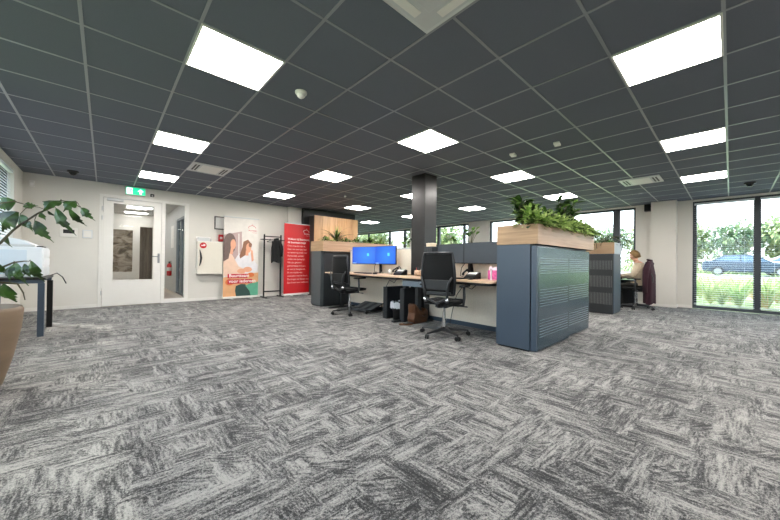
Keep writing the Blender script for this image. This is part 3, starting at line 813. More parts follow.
def desk(name, label, y0, y1, legs, h=0.795):
    r = thing('desk', label, 'desk', (3.6, y0, 0)); l = y1-y0
    b = MB(); b.box(0, 0.765, 0, l, h-0.026, h); part('desk_top', b, M_desk, r, bevel=0.003)
    b = MB(); b.box(0.05, 0.72, 0.06, l-0.06, h-0.062, h-0.027); part('under_frame', b, M_black, r)
    for y in legs:
        b = MB(); b.box(0.32, 0.40, y, y+0.07, 0.03, h-0.062); b.box(0.04, 0.70, y, y+0.07, 0.0, 0.03); part('leg', b, M_slated, r, bevel=0.003)
    b = MB(); b.tube([(0.5, 0.5, h-0.065), (0.52, 0.62, h-0.16), (0.56, 0.8, h-0.12), (0.6, 0.95, h-0.28), (0.7, 1.1, 0.25), (0.7, 1.15, 0.012)], 0.006, n=6)
    part('cable', b, M_black, r)
    return r
desk('desk', 'light wood desk with the dark monitors, right of the column', 2.03, 3.735, (1.535,))
desk('desk', 'light wood desk with the two blue screens, left of the column', 3.75, 6.05, (0.10, 2.13))
# drawer hanging below the right desk
r = thing('under_desk_drawer', 'slim grey-blue drawer hanging under the desk beside the column', 'drawer', (3.63, 3.24, 0.64))
b = MB(); b.box(0.012, 0.40, 0, 0.42, 0, 0.09); part('housing', b, M_slate, r, bevel=0.003)
b = MB(); b.box(0, 0.012, 0.005, 0.415, 0.004, 0.086); part('front', b, mat('drawer front', '#66717c', 0.4), r, bevel=0.003)
b = MB(); b.ball((-0.004, 0.06, 0.065), 0.008, M_chrome); part('lock', b, M_chrome, r)

# dark upright pedestals
def pedestal(y, label, L_=0.62):
    r = thing('side_pedestal', label, 'cabinet', (3.80, y, 0))
    b = MB(); b.box(0.012, L_, 0, 0.10, 0.0, 0.575); part('body', b, mat('pedestal side', '#1d2127', 0.6, var=0.04) if 'pedestal side' not in MATS else MATS['pedestal side'], r, bevel=0.003)
    b = MB(); b.box(0, 0.012, 0, 0.10, 0.0, 0.575); part('front_edge', b, M_slated, r, bevel=0.003)
    return r
pedestal(4.22, 'narrow dark pedestal left of the waste bin under the desks')
pedestal(3.78, 'narrow dark pedestal right of the waste bin, the brown bag leaning on it', 0.42)
# waste bin with liner
r = thing('waste_bin', 'black waste bin with a clear plastic liner between two dark pedestals', 'bin', (3.95, 4.05, 0))
b = MB(); b.lathe([(0.0, 0.0), (0.105, 0.0), (0.135, 0.30), (0.14, 0.305), (0.132, 0.305), (0.10, 0.01), (0, 0.01)]); part('bucket', b, M_black, r)
b = MB(); rg2 = random.Random(3); prof = [(0.128, 0.26), (0.137, 0.315), (0.150, 0.31), (0.158, 0.26), (0.155, 0.21)]
n = 36; vs = []; fs = []
for rr, zz in prof:
    for k in range(n): 
        j = rg2.uniform(-0.008, 0.010); vs.append(((rr+j)*cos(2*pi*k/n), (rr+j)*sin(2*pi*k/n), zz+rg2.uniform(-0.015, 0.012)))
for i in range(len(prof)-1):
    for k in range(n): fs.append((i*n+k, i*n+(k+1)%n, (i+1)*n+(k+1)%n, (i+1)*n+k))
b.add(vs, fs); part('liner', b, mat('crinkled plastic film', '#c9cdd2', 0.25, var=0.1, scale=40), r)
# brown leather bag
r = thing('leather_bag', 'brown leather bag slumped on the floor against the right dark pedestal', 'bag', (3.97, 3.62, 0))
b = MB(); pts = [(-0.15, 0.0), (0.17, 0.0), (0.20, 0.08), (0.185, 0.20), (0.13, 0.25), (0.05, 0.20), (-0.02, 0.23), (-0.08, 0.30), (-0.13, 0.34), (-0.16, 0.31), (-0.15, 0.18), (-0.175, 0.08)]
M_leather = mat('brown leather', '#5c3820', 0.45, var=0.25, scale=9, bump=0.4, bscale=25)
b.prism(pts, 1, -0.08, 0.08); o = part('body', b, M_leather, r, bevel=0.035, segs=4)
b = MB(); b.tube([(-0.14, -0.03, 0.30), (-0.10, -0.09, 0.26), (-0.02, -0.10, 0.14), (0.08, -0.095, 0.12), (0.15, -0.05, 0.20)], 0.012, n=6); part('handle', b, M_leather, r)
b = MB(); b.tube([(-0.24, -0.11, 0.018), (-0.36, -0.05, 0.016), (-0.40, 0.02, 0.016), (-0.30, 0.03, 0.016)], 0.014, n=6); part('shoulder_strap', b, M_leather, r)
# grey foot rest
r = thing('footrest', 'tilted dark ribbed footrest under the desk with the blue screens', 'footrest', (4.05, 5.08, 0), 0.1)
b = MB(); b.add([(-0.18,-0.27,0.05),(0.18,-0.27,0.16),(0.18,0.27,0.16),(-0.18,0.27,0.05),(-0.18,-0.27,0.07),(0.18,-0.27,0.18),(0.18,0.27,0.18),(-0.18,0.27,0.07)], [(0,3,2,1),(4,5,6,7),(0,1,5,4),(1,2,6,5),(2,3,7,6),(3,0,4,7)])
part('platform', b, M_greyp, r, bevel=0.004)
b = MB()
for k in range(3):
    y = -0.2+k*0.2; b.add([(-0.17,y-0.05,0.0725),(0.17,y-0.05,0.1765),(0.17,y+0.05,0.1765),(-0.17,y+0.05,0.0725),(-0.17,y-0.05,0.078),(0.17,y-0.05,0.182),(0.17,y+0.05,0.182),(-0.17,y+0.05,0.078)], [(0,3,2,1),(4,5,6,7),(0,1,5,4),(1,2,6,5),(2,3,7,6),(3,0,4,7)])
part('grip_pads', b, mat('pale grip pad', '#77797b', 0.8), r)
b = MB(); b.tube([(-0.15, -0.24, 0.012), (0.15, -0.24, 0.012), (0.16, -0.24, 0.16)], 0.01); b.tube([(-0.15, 0.24, 0.012), (0.15, 0.24, 0.012), (0.16, 0.24, 0.16)], 0.01); b.tube([(-0.15, -0.24, 0.012), (-0.15, 0.24, 0.012)], 0.01)
part('stand', b, M_black, r)

# ------------------------------------------------------------ monitors on arms
def monitor(label, loc, rz, w, h, m_face, lit=False, group=None):
    """panel faces -x, origin at the panel's centre"""
    r = thing('monitor', label, 'monitor', loc, rz, group)
    b = MB(); b.box(0.0, 0.03, -w/2, w/2, -h/2, h/2); part('housing', b, M_black, r, bevel=0.004)
    b = MB(); b.box(0.03, 0.055, -w*0.2, w*0.2, -h*0.25, h*0.25); part('back_mount', b, M_black, r, bevel=0.006)
    b = MB(); e = 0.006; b.box(-0.002, 0.0, -w/2+e, w/2-e, -h/2+0.014, h/2-e); o = part('screen', b, m_face, r)
    if lit:
        g = MB(); s = 0.026
        for iy in (0, 1):
            for iz in (0, 1): g.box(-0.0032, -0.002, -0.10-iy*(s+0.003), -0.10-iy*(s+0.003)+s, iz*(s+0.003)-0.01, iz*(s+0.003)-0.01+s)
        part('window_logo', g, mat('screen logo glow', '#3fa0ff', 0.5, var=0, emit=(0.06, 0.33, 1.0), estr=0.36) if 'screen logo glow' not in MATS else MATS['screen logo glow'], o)
        g = MB(); g.box(-0.0032, -0.002, w/2-0.12, w/2-0.02, -h/2+0.02, -h/2+0.028); part('taskbar_icons', g, mat('taskbar glow', '#9fc8ff', 0.5, var=0, emit=(0.5, 0.75, 1.0), estr=0.35) if 'taskbar glow' not in MATS else MATS['taskbar glow'], o)
    return r
monitor('left one of the two blue lit screens', (4.13, 5.33, 1.165), 0.26, 0.66, 0.375, M_screen, True)
monitor('right one of the two blue lit screens', (4.15, 4.675, 1.165), 0.0, 0.62, 0.37, M_screen, True)
monitor('left one of the two dark monitors, partly behind the chair', (4.15, 3.115, 1.178), -0.03, 0.60, 0.315, M_screenoff)
monitor('right one of the two dark monitors, beside the near cabinet', (4.15, 2.53, 1.182), 0.03, 0.565, 0.325, M_screenoff)
def monitor_arm(label, y, dy):
    r = thing('twin_stand', label, 'screen stand', (4.30, y, 0.795))
    b = MB(); b.box(-0.05, 0.05, -0.06, 0.06, 0, 0.012); part('clamp', b, M_black, r, bevel=0.002)
    b = MB(); b.cyl((0, 0), 0.017, 0.012, 0.40); part('pole', b, M_blackm, r)
    for s in (-1, 1):
        b = MB(); b.tube([(0, 0, 0.36), (-0.02, s*dy*0.5, 0.40 if s > 0 else 0.26), (-0.10, s*dy, 0.37)], [0.02, 0.022, 0.016]); part('arm', b, M_black, r)
    b = MB(); b.tube([(0.0, 0.02, 0.30), (-0.06, 0.10, 0.16), (-0.04, 0.14, 0.03), (0.02, 0.12, 0.014)], 0.006, n=6); part('cable', b, M_black, r)
    b = MB(); b.bar((-0.06, -0.10, 0.03), (-0.02, -0.02, 0.34), 0.05, 0.035); part('gas_spring', b, M_black, r)
monitor_arm('black twin monitor arm behind the blue screens', 5.0, 0.33)
monitor_arm('black twin monitor arm behind the dark monitors', 2.82, 0.29)

# ------------------------------------------------------------ things on the desks
DT = 0.7955
def phone(label, loc, rz):
    r = thing('desk_phone', label, 'phone', loc, rz)
    b = MB(); b.prism([(-0.10, 0), (0.10, 0), (0.10, 0.09), (0.06, 0.10), (-0.10, 0.025)], 1, -0.09, 0.09); part('base', b, M_black, r, bevel=0.004)
    b = MB(); b.tube([(-0.085, 0.11, 0.06), (-0.06, 0.11, 0.09), (0.05, 0.11, 0.135), (0.085, 0.11, 0.12)], [0.022, 0.014, 0.014, 0.022]); part('handset', b, M_black, r)
    b = MB(); b.add([(-0.02,-0.07,0.069),(0.045,-0.07,0.098),(0.045,0.07,0.098),(-0.02,0.07,0.069)], [(0,1,2,3)]); b.box(-0.03, 0.05, -0.07, 0.07, 0.05, 0.06); part('display', b, M_papw, r)
    return r
phone('black desk phone beside the right blue screen', (4.02, 4.10, DT), 0.2)
phone('black desk phone under the right dark monitor', (4.05, 2.60, DT), 0.1)
def keyboard(label, loc):
    r = thing('keyboard', label, 'keyboard', loc)
    b = MB(); b.box(-0.07, 0.07, -0.22, 0.22, 0, 0.014); part('tray', b, M_black, r, bevel=0.003)
    b = MB()
    for i in range(5):
        for j in range(15): b.box(-0.058+i*0.024, -0.038+i*0.024, -0.208+j*0.028, -0.184+j*0.028, 0.014, 0.019)
    part('keys', b, M_greyp, r)
keyboard('black keyboard before the blue screens', (3.84, 5.0, DT))
keyboard('black keyboard below the dark monitors', (3.84, 2.85, DT))
for y, lb in ((4.62, 'black mouse beside the keyboard at the blue screens'), (2.50, 'black mouse beside the keyboard at the dark monitors')):
    r = thing('mouse', lb, 'mouse', (3.85, y, DT)); b = MB(); b.ball((0, 0, 0.012), (0.055, 0.032, 0.022)); part('shell', b, M_black, r)
    b = MB(); b.box(-0.04, -0.02, -0.003, 0.003, 0.028, 0.035); part('wheel', b, M_greyp, r)
# headset stand, white light, cups
r = thing('headset', 'black headset lying on the desk right of the blue screens', 'headset', (4.18, 4.30, DT))
b = MB(); b.tube([(0, -0.08+0.16*k/10, 0.05+0.10*sin(pi*k/10)) for k in range(11)], 0.008); part('headband', b, M_black, r)
for s in (-1, 1):
    b = MB(); b.ball((0, s*0.085, 0.04), (0.038, 0.022, 0.040)); part('ear_cup', b, M_black, r)
b = MB(); b.tube([(0, -0.09, 0.03), (-0.08, -0.07, 0.025)], 0.004); part('microphone', b, M_greyp, r)
r = thing('cup', 'white cup standing between the phone and the blue screens', 'cup', (4.10, 4.47, DT))
b = MB(); b.lathe([(0, 0.004), (0.025, 0.004), (0.036, 0.085), (0.033, 0.085), (0.024, 0.01), (0, 0.01)]); part('bowl', b, M_papw, r)
b = MB(); b.tube([(0, 0.034, 0.07), (0, 0.058, 0.062), (0, 0.055, 0.035), (0, 0.030, 0.03)], 0.005); part('handle', b, M_papw, r)
r = thing('wicker_pot', 'beige wicker pot with pens on the desk in front of the column', 'pot', (4.02, 3.66, DT))
b = MB(); b.lathe([(0, 0), (0.062, 0), (0.070, 0.04), (0.066, 0.10), (0.060, 0.10), (0.060, 0.01), (0, 0.01)]); part('basket', b, mat('pale wicker', '#b89a80', 0.8, var=0.3, scale=60, bump=0.5), r)
for k, (dx, dy) in enumerate([(0.01, 0.01), (-0.02, 0.0), (0.0, -0.03)]):
    b = MB(); b.tube([(dx, dy, 0.012), (dx*2.5, dy*2.5, 0.145)], 0.004); part('pen', b, [M_black, M_redlamp, M_papw][k], r)
r = thing('file_tower', 'black upright file holder on the desk in front of the column, small box on top', 'file holder', (4.02, 3.36, DT))
b = MB(); b.box(0, 0.22, -0.005, 0.17, 0, 0.505); part('case', b, mat('matt charcoal', '#2b2f34', 0.5), r, bevel=0.004)
b = MB()
for k in range(4): b.box(-0.004, 0.0, 0.01+k*0.04, 0.035+k*0.04, 0.03, 0.47)
part('file_backs', b, M_slated, r)
r = thing('small_box', 'small beige carton on top of the black file holder, above the chair back', 'box', (4.10, 3.44, DT+0.5055))
b = MB(); b.box(-0.05, 0.05, -0.07, 0.07, 0, 0.045); part('carton', b, mat('beige card', '#dcc9ae', 0.8), r, bevel=0.002)
b = MB(); b.box(-0.052, 0.052, -0.072, 0.072, 0.045, 0.060); part('lid', b, mat('pale card', '#e8dcc8', 0.8), r)
r = thing('tissue_box', 'pinkish white tissue box on the desk below the left dark monitor', 'box', (4.15, 3.25, DT))
b = MB(); b.box(-0.055, 0.055, -0.075, 0.075, 0, 0.075); part('carton', b, mat('pinkish card', '#e6c4b8', 0.7), r, bevel=0.003)
b = MB(); b.add([(-0.02,-0.03,0.075),(0.02,-0.02,0.075),(0.015,0.03,0.075),(-0.02,0.02,0.075),(-0.005,-0.04,0.125),(0.03,0.01,0.12),(-0.01,0.04,0.13)], [(0,1,5,4),(1,2,6,5),(2,3,6),(3,0,4,6),(4,5,6)]); part('tissue', b, M_papw, r)
r = thing('gift_bag', 'pink gift bag with white pattern on the desk next to the near cabinet', 'bag', (4.14, 2.30, DT))
M_pink = mat('pink paper', '#cf5a97', 0.5, var=0.45, scale=22)
b = MB(); b.box(-0.04, 0.04, -0.075, 0.075, 0, 0.135); part('paper_body', b, M_pink, r, bevel=0.003)
b = MB(); b.add([(-0.03,-0.06,0.13),(0.03,-0.06,0.13),(0.03,0.06,0.13),(-0.03,0.06,0.13),(0,-0.07,0.19),(0,0.02,0.17),(0.01,0.07,0.20)], [(0,1,4),(1,2,5,4),(2,6,5),(2,3,6),(3,0,4,5),(3,5,6)]); part('tissue_paper', b, mat('pale pink tissue', '#f0d2dc', 0.7), r)
r = thing('candle', 'slim white candle-like tube on the desk edge beside the pink bag', 'tube', (3.92, 2.22, DT))
b = MB(); b.cyl((0, 0), 0.010, 0, 0.15); part('tube', b, M_papw, r)
b = MB(); b.cyl((0, 0), 0.011, 0.15, 0.162); part('cap', b, M_alu, r)
# ------------------------------------------------------------ office chairs (faces +x)
def chair_base(r):
    b = MB(); b.cyl((0, 0), 0.030, 0.10, 0.24); b.cyl((0, 0), 0.016, 0.24, 0.42); part('gas_column', b, M_chrome, r)
    b = MB(); b.cyl((0, 0), 0.045, 0.07, 0.13); part('hub', b, M_black, r)
    for k in range(5):
        a = 2*pi*k/5+0.3; c = Vector((cos(a), sin(a), 0))
        g = MB(); vs = []; sd = Vector((-c.y, c.x, 0))
        for (q, w_, z0, z1) in ((0.03, 0.028, 0.075, 0.125), (0.16, 0.022, 0.070, 0.105), (0.34, 0.016, 0.066, 0.085)):
            p = c*q; vs += [p-sd*w_+Vector((0, 0, z0)), p+sd*w_+Vector((0, 0, z0)), p+sd*w_*0.7+Vector((0, 0, z1)), p-sd*w_*0.7+Vector((0, 0, z1))]
        fs = [(3,2,1,0),(8,9,10,11)]
        for i in (0, 4):
            for j in range(4): fs.append((i+j, i+(j+1)%4, i+4+(j+1)%4, i+4+j))
        g.add(vs, fs); part('foot', g, M_greyp, r, bevel=0.004)
        g = MB()
        for s in (-1, 1):
            Mx = Matrix.Translation(c*0.345+sd*0.018*s+Vector((0, 0, 0.029))) @ Matrix.Rotation(a+0.5, 4, 'Z') @ ROTX
            g.cyl((0, 0), 0.028, -0.009, 0.009, M=Mx, n=16)
        g.cyl((c.x*0.345, c.y*0.345), 0.008, 0.03, 0.075, n=8)
        part('castor', g, M_black, r)
def shaped_pad(x0, x1, w, z0, z1, dish=0.02, nx=6, ny=8, roundn=0.22):
    """rounded seat cushion"""
    g = MB(); top = []; bot = []
    for i in range(nx+1):
        u = i/nx; x = x0+(x1-x0)*u
        for j in range(ny+1):
            v = j/ny*2-1; cut = 1-roundn*max(0, abs(u*2-1)-0.5)*1.2
            y = v*w/2*cut; e = max(abs(v)**6, abs(u*2-1)**8)
            top.append((x, y, z1-0.02*e-dish*(1-v*v)*(1-(u*2-1)**2))); bot.append((x, y*0.94, z0+0.012*e))
    n = ny+1; N_ = len(top); fs = []
    for i in range(nx):
        for j in range(ny):
            a = i*n+j; fs.append((a, a+n, a+n+1, a+1)); fs.append((N_+a, N_+a+1, N_+a+n+1, N_+a+n))
    for i in range(nx): fs.append((i*n, i*n+N_, (i+1)*n+N_, (i+1)*n)); fs.append((i*n+ny, (i+1)*n+ny, (i+1)*n+ny+N_, i*n+ny+N_))
    for j in range(ny): fs.append((j, j+1, j+1+N_, j+N_)); fs.append((nx*n+j, nx*n+j+N_, nx*n+j+1+N_, nx*n+j+1))
    g.add(top+bot, fs, None, None, True); return g
def office_chair(label, loc, rz, group=None, arms=True, top=1.16):
    r = thing('office_chair', label, 'office chair', loc, rz)
    chair_base(r)
    g = MB(); g.box(-0.13, 0.11, -0.085, 0.085, 0.405, 0.45); g.box(-0.05, 0.05, -0.22, 0.22, 0.43, 0.45); o = part('seat_mechanism', g, M_black, r, bevel=0.008)
    g = MB(); g.tube([(0.06, -0.08, 0.42), (0.08, -0.27, 0.42)], 0.007); g.ball((0.08, -0.285, 0.42), (0.02, 0.03, 0.009)); part('height_lever', g, M_black, o)
    part('seat', shaped_pad(-0.22, 0.25, 0.50, 0.45, 0.525), M_fabric, r)
    # curved backrest frame with mesh
    bh0, bh1, bw = 0.60, top, 0.235
    def bp(u, v):   # u -1..1 across, v 0..1 up
        z = bh0+(bh1-bh0)*v; x = -0.235-0.055*v-0.035*sin(pi*v)*0.6 + 0.045*u*u
        return Vector((x, u*bw*(0.86+0.16*sin(pi*min(1, v*0.9+0.1))), z))
    g = MB(); nx, ny = 8, 10
    vs = [bp(-1+2*i/nx, j/ny) for j in range(ny+1) for i in range(nx+1)]
    vs += [v+Vector((0.006, 0, 0)) for v in vs]; n = nx+1; N_ = (ny+1)*n; fs = []
    for j in range(ny):
        for i in range(nx):
            a = j*n+i; fs.append((a, a+1, a+n+1, a+n)); fs.append((N_+a, N_+a+n, N_+a+n+1, N_+a+1))
    g.add(vs, fs, None, None, True); part('backrest_mesh', g, M_mesh, r)
    g = MB(); loop = [bp(-1, v/8) for v in range(9)]+[bp(u/4, 1) for u in range(-3, 4)]+[bp(1, 1-v/8) for v in range(9)]+[bp(-u/4, 0) for u in range(-3, 4)]+[bp(-1, 0)]
    g.tube(loop, 0.017, n=8); part('backrest_frame', g, M_greyp, r)
    # u-shaped carrier: two uprights rising from the clips, a low cross bar, joined to the frame sides
    g = MB(); g.tube([(-0.10, 0, 0.43), (-0.22, 0, 0.44), (-0.275, 0, 0.49)], [0.03, 0.028, 0.024])
    g.tube([(-0.29, -0.16, 0.56), (-0.275, 0, 0.48), (-0.29, 0.16, 0.56)], 0.018)
    for s in (-1, 1): g.tube([(-0.29, s*0.155, 0.54), (-0.315, s*0.165, 0.66), (-0.32, s*0.185, 0.76), (-0.30, s*0.225, 0.84)], [0.020, 0.019, 0.017, 0.012])
    g.bar((-0.285, -0.20, 0.625), (-0.285, 0.20, 0.625), 0.03, 0.03)
    part('back_support', g, M_greyp, r)
    g = MB(); g.box(-0.30, -0.27, -0.18, 0.18, 0.66, 0.80); part('lumbar_pad', g, M_black, r, bevel=0.01)
    if arms:
        for s in (-1, 1):
            g = MB(); g.tube([(-0.02, s*0.20, 0.44), (-0.02, s*0.285, 0.45), (-0.02, s*0.295, 0.56), (-0.03, s*0.295, 0.70)], [0.018, 0.020, 0.020, 0.017])
            part('arm_post', g, M_greyp, r)
            g = MB(); g.box(-0.13, 0.13, s*0.295-0.04, s*0.295+0.04, 0.70, 0.727); part('armrest', g, M_black, r, bevel=0.012, segs=3)
    for s in (-1, 1):
        g = MB(); g.tube([(-0.298, s*0.157, 0.50), (-0.302, s*0.160, 0.56)], 0.023); part('metal_clip', g, M_chrome, r, 'chrome clip at the foot of the back')
    return r
office_chair('black mesh-back office chair at the dark monitors, nearest the camera', (3.57, 2.74, 0), radians(15))
office_chair('black mesh-back office chair at the blue screens, before the dark cabinet', (3.60, 5.10, 0), radians(5), top=1.13)
PC = office_chair('black office chair the seated person uses, maroon jacket over its back', (9.34, 1.52, 0), radians(92), arms=True, top=1.08)

# maroon jacket hanging over the person's chair back
def jacket(name, label, mm, loc, rz, h, w, d, rng, collar=True):
    """a garment hung from its shoulders: an open tube of folds narrowing at the shoulders"""
    g = MB(); n = 36; rows = 12; vs = []; fs = []
    ph = rng.uniform(0, 6)
    for i in range(rows+1):
        v = i/rows; z = -h*v
        ww = w*(0.55+0.45*min(1, (v*5)**0.6) if v < 0.2 else 1.0-0.12*(v-0.2)); dd = d*(0.45+0.55*min(1, v*3))
        for k in range(n):
            a = 2*pi*k/n; fold = 1+0.10*v*sin(7*a+ph)+0.05*v*sin(11*a+2*ph)
            vs.append((dd/2*cos(a)*fold, ww/2*sin(a)*fold, z+(0.03*cos(2*a) if i == 0 else 0)+(0.02*sin(3*a+ph) if i == rows else 0)))
    for i in range(rows):
        for k in range(n): fs.append((i*n+k, i*n+(k+1)%n, (i+1)*n+(k+1)%n, (i+1)*n+k))
    fs.append(tuple(range(n)))
    g.add(vs, fs, None, None, True)
    r = thing(name, label, 'jacket', loc, rz); part('body', g, mm, r)
    for s in (-1, 1):
        g = MB(); g.tube([(0, s*w*0.36, -0.04), (0.03, s*w*0.50, -0.20), (0.045, s*w*0.52, -h*0.45), (0.05, s*w*0.47, -h*0.74)], [0.055, 0.06, 0.052, 0.045], n=10); part('sleeve', g, mm, r)
    if collar:
        g = MB(); g.tube([(-0.03, -0.07, 0.01), (0.04, -0.03, 0.03), (0.04, 0.03, 0.03), (-0.03, 0.07, 0.01)], 0.022); part('collar', g, mm, r)
    return r
M_maroon = mat('maroon cloth', '#310f1e', 0.85, var=0.15, scale=30, bump=0.3, bscale=60)
jacket('jacket', 'long maroon jacket hanging over the back of the office chair by the wall pier', M_maroon, (9.34, 1.265, 1.13), radians(90), 0.98, 0.50, 0.21, random.Random(2))

# desk of the seated person
r = thing('desk', 'desk behind the louvred cabinet where the person in cream sits', 'desk', (9.19, 1.72, 0))
b = MB(); b.box(0, 1.08, 0, 0.8, 0.735, 0.76); part('desk_top', b, M_desk, r, bevel=0.003)
b = MB(); b.box(0.05, 1.03, 0.05, 0.75, 0.69, 0.734); part('under_frame', b, M_black, r)
for x in (0.05, 0.95):
    b = MB(); b.box(x, x+0.07, 0.3, 0.38, 0.0, 0.69); b.box(x, x+0.07, 0.03, 0.77, 0, 0.03); part('leg', b, M_slated, r, bevel=0.003)
r = thing('storage_cabinet', 'black low cabinet added under the desk of the seated person to block window light', 'cabinet', (9.55, 1.80, 0))  # added to block the window light below the desk and keep it dark
b = MB(); b.box(0, 0.45, -0.2, 0.6, 0.0, 0.66); part('body', b, M_black, r, bevel=0.003); b = MB(); b.box(0.01, 0.44, -0.215, -0.2, 0.02, 0.64); part('front', b, M_slated, r)

# ------------------------------------------------------------ seated person (local: faces +x, seat origin on the floor below the hips)
def skin(name, verts, edges, radii, material, parent=None, root=0, sub=2):
    me = bpy.data.meshes.new(name); me.from_pydata([tuple(v) for v in verts], edges, []); me.materials.append(material)
    o = bpy.data.objects.new(name, me); col.objects.link(o)
    s = o.modifiers.new('skin', 'SKIN'); s.use_smooth_shade = True
    lay = me.skin_vertices[0] if len(me.skin_vertices) else None
    for i, rr in enumerate(radii):
        lay.data[i].radius = rr if isinstance(rr, tuple) else (rr, rr); lay.data[i].use_root = (i == root)
    u = o.modifiers.new('sub', 'SUBSURF'); u.levels = sub; u.render_levels = sub
    if parent: o.parent = parent
    bpy.context.view_layer.update()
    dg = bpy.context.evaluated_depsgraph_get(); m2 = bpy.data.meshes.new_from_object(o.evaluated_get(dg))
    m2.materials.clear(); m2.materials.append(material)
    for p in m2.polygons: p.use_smooth = True
    o.modifiers.clear(); o.data = m2
    return o
M_skin = mat('skin', '#c99a80', 0.55, var=0.05)
M_blouse = mat('cream blouse', '#bfae96', 0.85, var=0.08, scale=25, bump=0.2)
M_pants = mat('dark olive trousers', '#1d1b18', 0.9, var=0.1, scale=30)
M_hair = mat('short blond grey hair', '#75592f', 0.6, var=0.25, scale=60, bump=0.4, bscale=90, stretch=(1, 1, .4))
P_ = thing('person', 'seated person in a cream blouse with short fair hair, seen from the side', 'person', (9.34, 1.43, 0), radians(93))
# body: torso, neck, arms to the desk, legs; continuous skin surface
V = [(-0.05,0,0.56),(-0.03,0,0.68),(0.0,0,0.82),(0.035,0,0.97),(0.05,0,1.06),(0.075,0,1.11),(0.10,0,1.16),   # 0-6 spine, neck
     (0.04,0.15,1.02),(0.06,0.205,0.97),(0.13,0.245,0.78),(0.33,0.20,0.79),(0.40,0.17,0.785),                    # 7-11 left arm
     (0.04,-0.15,1.02),(0.06,-0.205,0.97),(0.13,-0.245,0.78),(0.33,-0.20,0.79),(0.40,-0.17,0.785),               # 12-16 right arm
     (-0.02,0.10,0.55),(0.20,0.11,0.56),(0.41,0.11,0.53),(0.40,0.11,0.30),(0.38,0.11,0.10),(0.40,0.11,0.05),(0.52,0.12,0.035),   # 17-23
     (-0.02,-0.10,0.55),(0.20,-0.11,0.56),(0.41,-0.11,0.53),(0.40,-0.11,0.30),(0.38,-0.11,0.10),(0.40,-0.11,0.05),(0.52,-0.12,0.035)]
E_ = [(0,1),(1,2),(2,3),(3,4),(4,5),(5,6),(4,7),(7,8),(8,9),(9,10),(10,11),(4,12),(12,13),(13,14),(14,15),(15,16),(0,17),(17,18),(18,19),(19,20),(20,21),(21,22),(22,23),(0,24),(24,25),(25,26),(26,27),(27,28),(28,29),(29,30)]
R_ = [(0.12,0.16),(0.11,0.14),(0.115,0.15),(0.11,0.14),(0.07,0.08),0.052,0.052, 0.07,0.058,0.046,0.034,0.026, 0.07,0.058,0.046,0.034,0.026, 0.09,0.085,0.062,0.052,0.036,0.036,0.028, 0.09,0.085,0.062,0.052,0.036,0.036,0.028]
body = skin('body', V, E_, R_, M_skin, P_)
# one surface, clothing colours given per region as slots of the same body
body.data.materials.append(M_blouse); body.data.materials.append(M_pants); body.data.materials.append(M_black)
for p in body.data.polygons:
    c = p.center
    if c.z < 0.085: p.material_index = 3
    elif c.z < 0.62 and not (c.x > 0.28 and c.z > 0.72): p.material_index = 2
    elif c.x > 0.345 and c.z > 0.7: p.material_index = 0
    elif c.z < 1.085: p.material_index = 1
# loose blouse over the trunk
def shell(rows, mm, name, parent, n=24):
    g = MB(); vs = []; fs = []
    for (x, z, rx, ry) in rows:
        for k in range(n):
            a = 2*pi*k/n; vs.append((x+rx*cos(a)*(1+0.03*sin(5*a)), ry*sin(a), z))
    for i in range(len(rows)-1):
        for k in range(n): fs.append((i*n+k, i*n+(k+1)%n, (i+1)*n+(k+1)%n, (i+1)*n+k))
    g.add(vs, fs, None, None, True); return part(name, g, mm, parent)
shell([(-0.05,0.56,0.165,0.205),(-0.045,0.66,0.15,0.185),(-0.02,0.78,0.15,0.18),(0.0,0.90,0.148,0.19),(0.02,1.0,0.13,0.20),(0.045,1.06,0.095,0.16),(0.06,1.095,0.062,0.075)], M_blouse, 'blouse', P_)
for s in (-1, 1):
    g = MB(); g.tube([(0.035, s*0.13, 1.03), (0.05, s*0.20, 0.99), (0.085, s*0.235, 0.88), (0.13, s*0.248, 0.785), (0.22, s*0.225, 0.79), (0.325, s*0.20, 0.79)], [0.07, 0.075, 0.068, 0.066, 0.055, 0.042], n=12)
    part('blouse_sleeve', g, M_blouse, P_)
# head with face
hd = MB(); hc = Vector((0.115, 0, 1.255)); Mh = Matrix.Translation(hc) @ Matrix.Rotation(radians(18), 4, 'Y')
def headpt(t, a):
    x = 0.092*cos(t)*cos(a); y = 0.072*cos(t)*sin(a); z = 0.118*sin(t)
    if z < 0: x = x*(1+0.10*z/0.118)+(0.012 if x > 0 else 0.03*(-z/0.118)); y *= (1+0.22*z/0.118)
    return (x, y, z)
n, h = 22, 16; vs = [(0, 0, -0.118)]; fs = []
for i in range(1, h):
    for k in range(n): vs.append(headpt(-pi/2+pi*i/h, 2*pi*k/n))
vs.append((0, 0, 0.118))
for k in range(n): fs.append((0, 1+(k+1)%n, 1+k))
for i in range(h-2):
    for k in range(n): fs.append((1+i*n+k, 1+i*n+(k+1)%n, 1+(i+1)*n+(k+1)%n, 1+(i+1)*n+k))
for k in range(n): fs.append((1+(h-2)*n+k, 1+(h-2)*n+(k+1)%n, len(vs)-1))
hd.add(vs, fs, None, Mh, True)
hd.add([(0.086,0,0.018),(0.112,0,-0.022),(0.086,-0.016,-0.028),(0.086,0.016,-0.028),(0.088,0,-0.034)], [(0,2,1),(0,1,3),(1,2,4),(1,4,3)], None, Mh)
hd.ball((0.088, 0, -0.060), (0.010, 0.024, 0.008), mat('lips', '#a8605a', 0.5), M=Mh)
for s in (-1, 1):
    hd.ball((0.079, s*0.030, 0.004), (0.010, 0.013, 0.008), M_papw, M=Mh); hd.ball((0.087, s*0.030, 0.003), (0.004, 0.006, 0.006), M_black, M=Mh)
    hd.ball((-0.002, s*0.072, -0.012), (0.018, 0.008, 0.030), None, M=Mh)
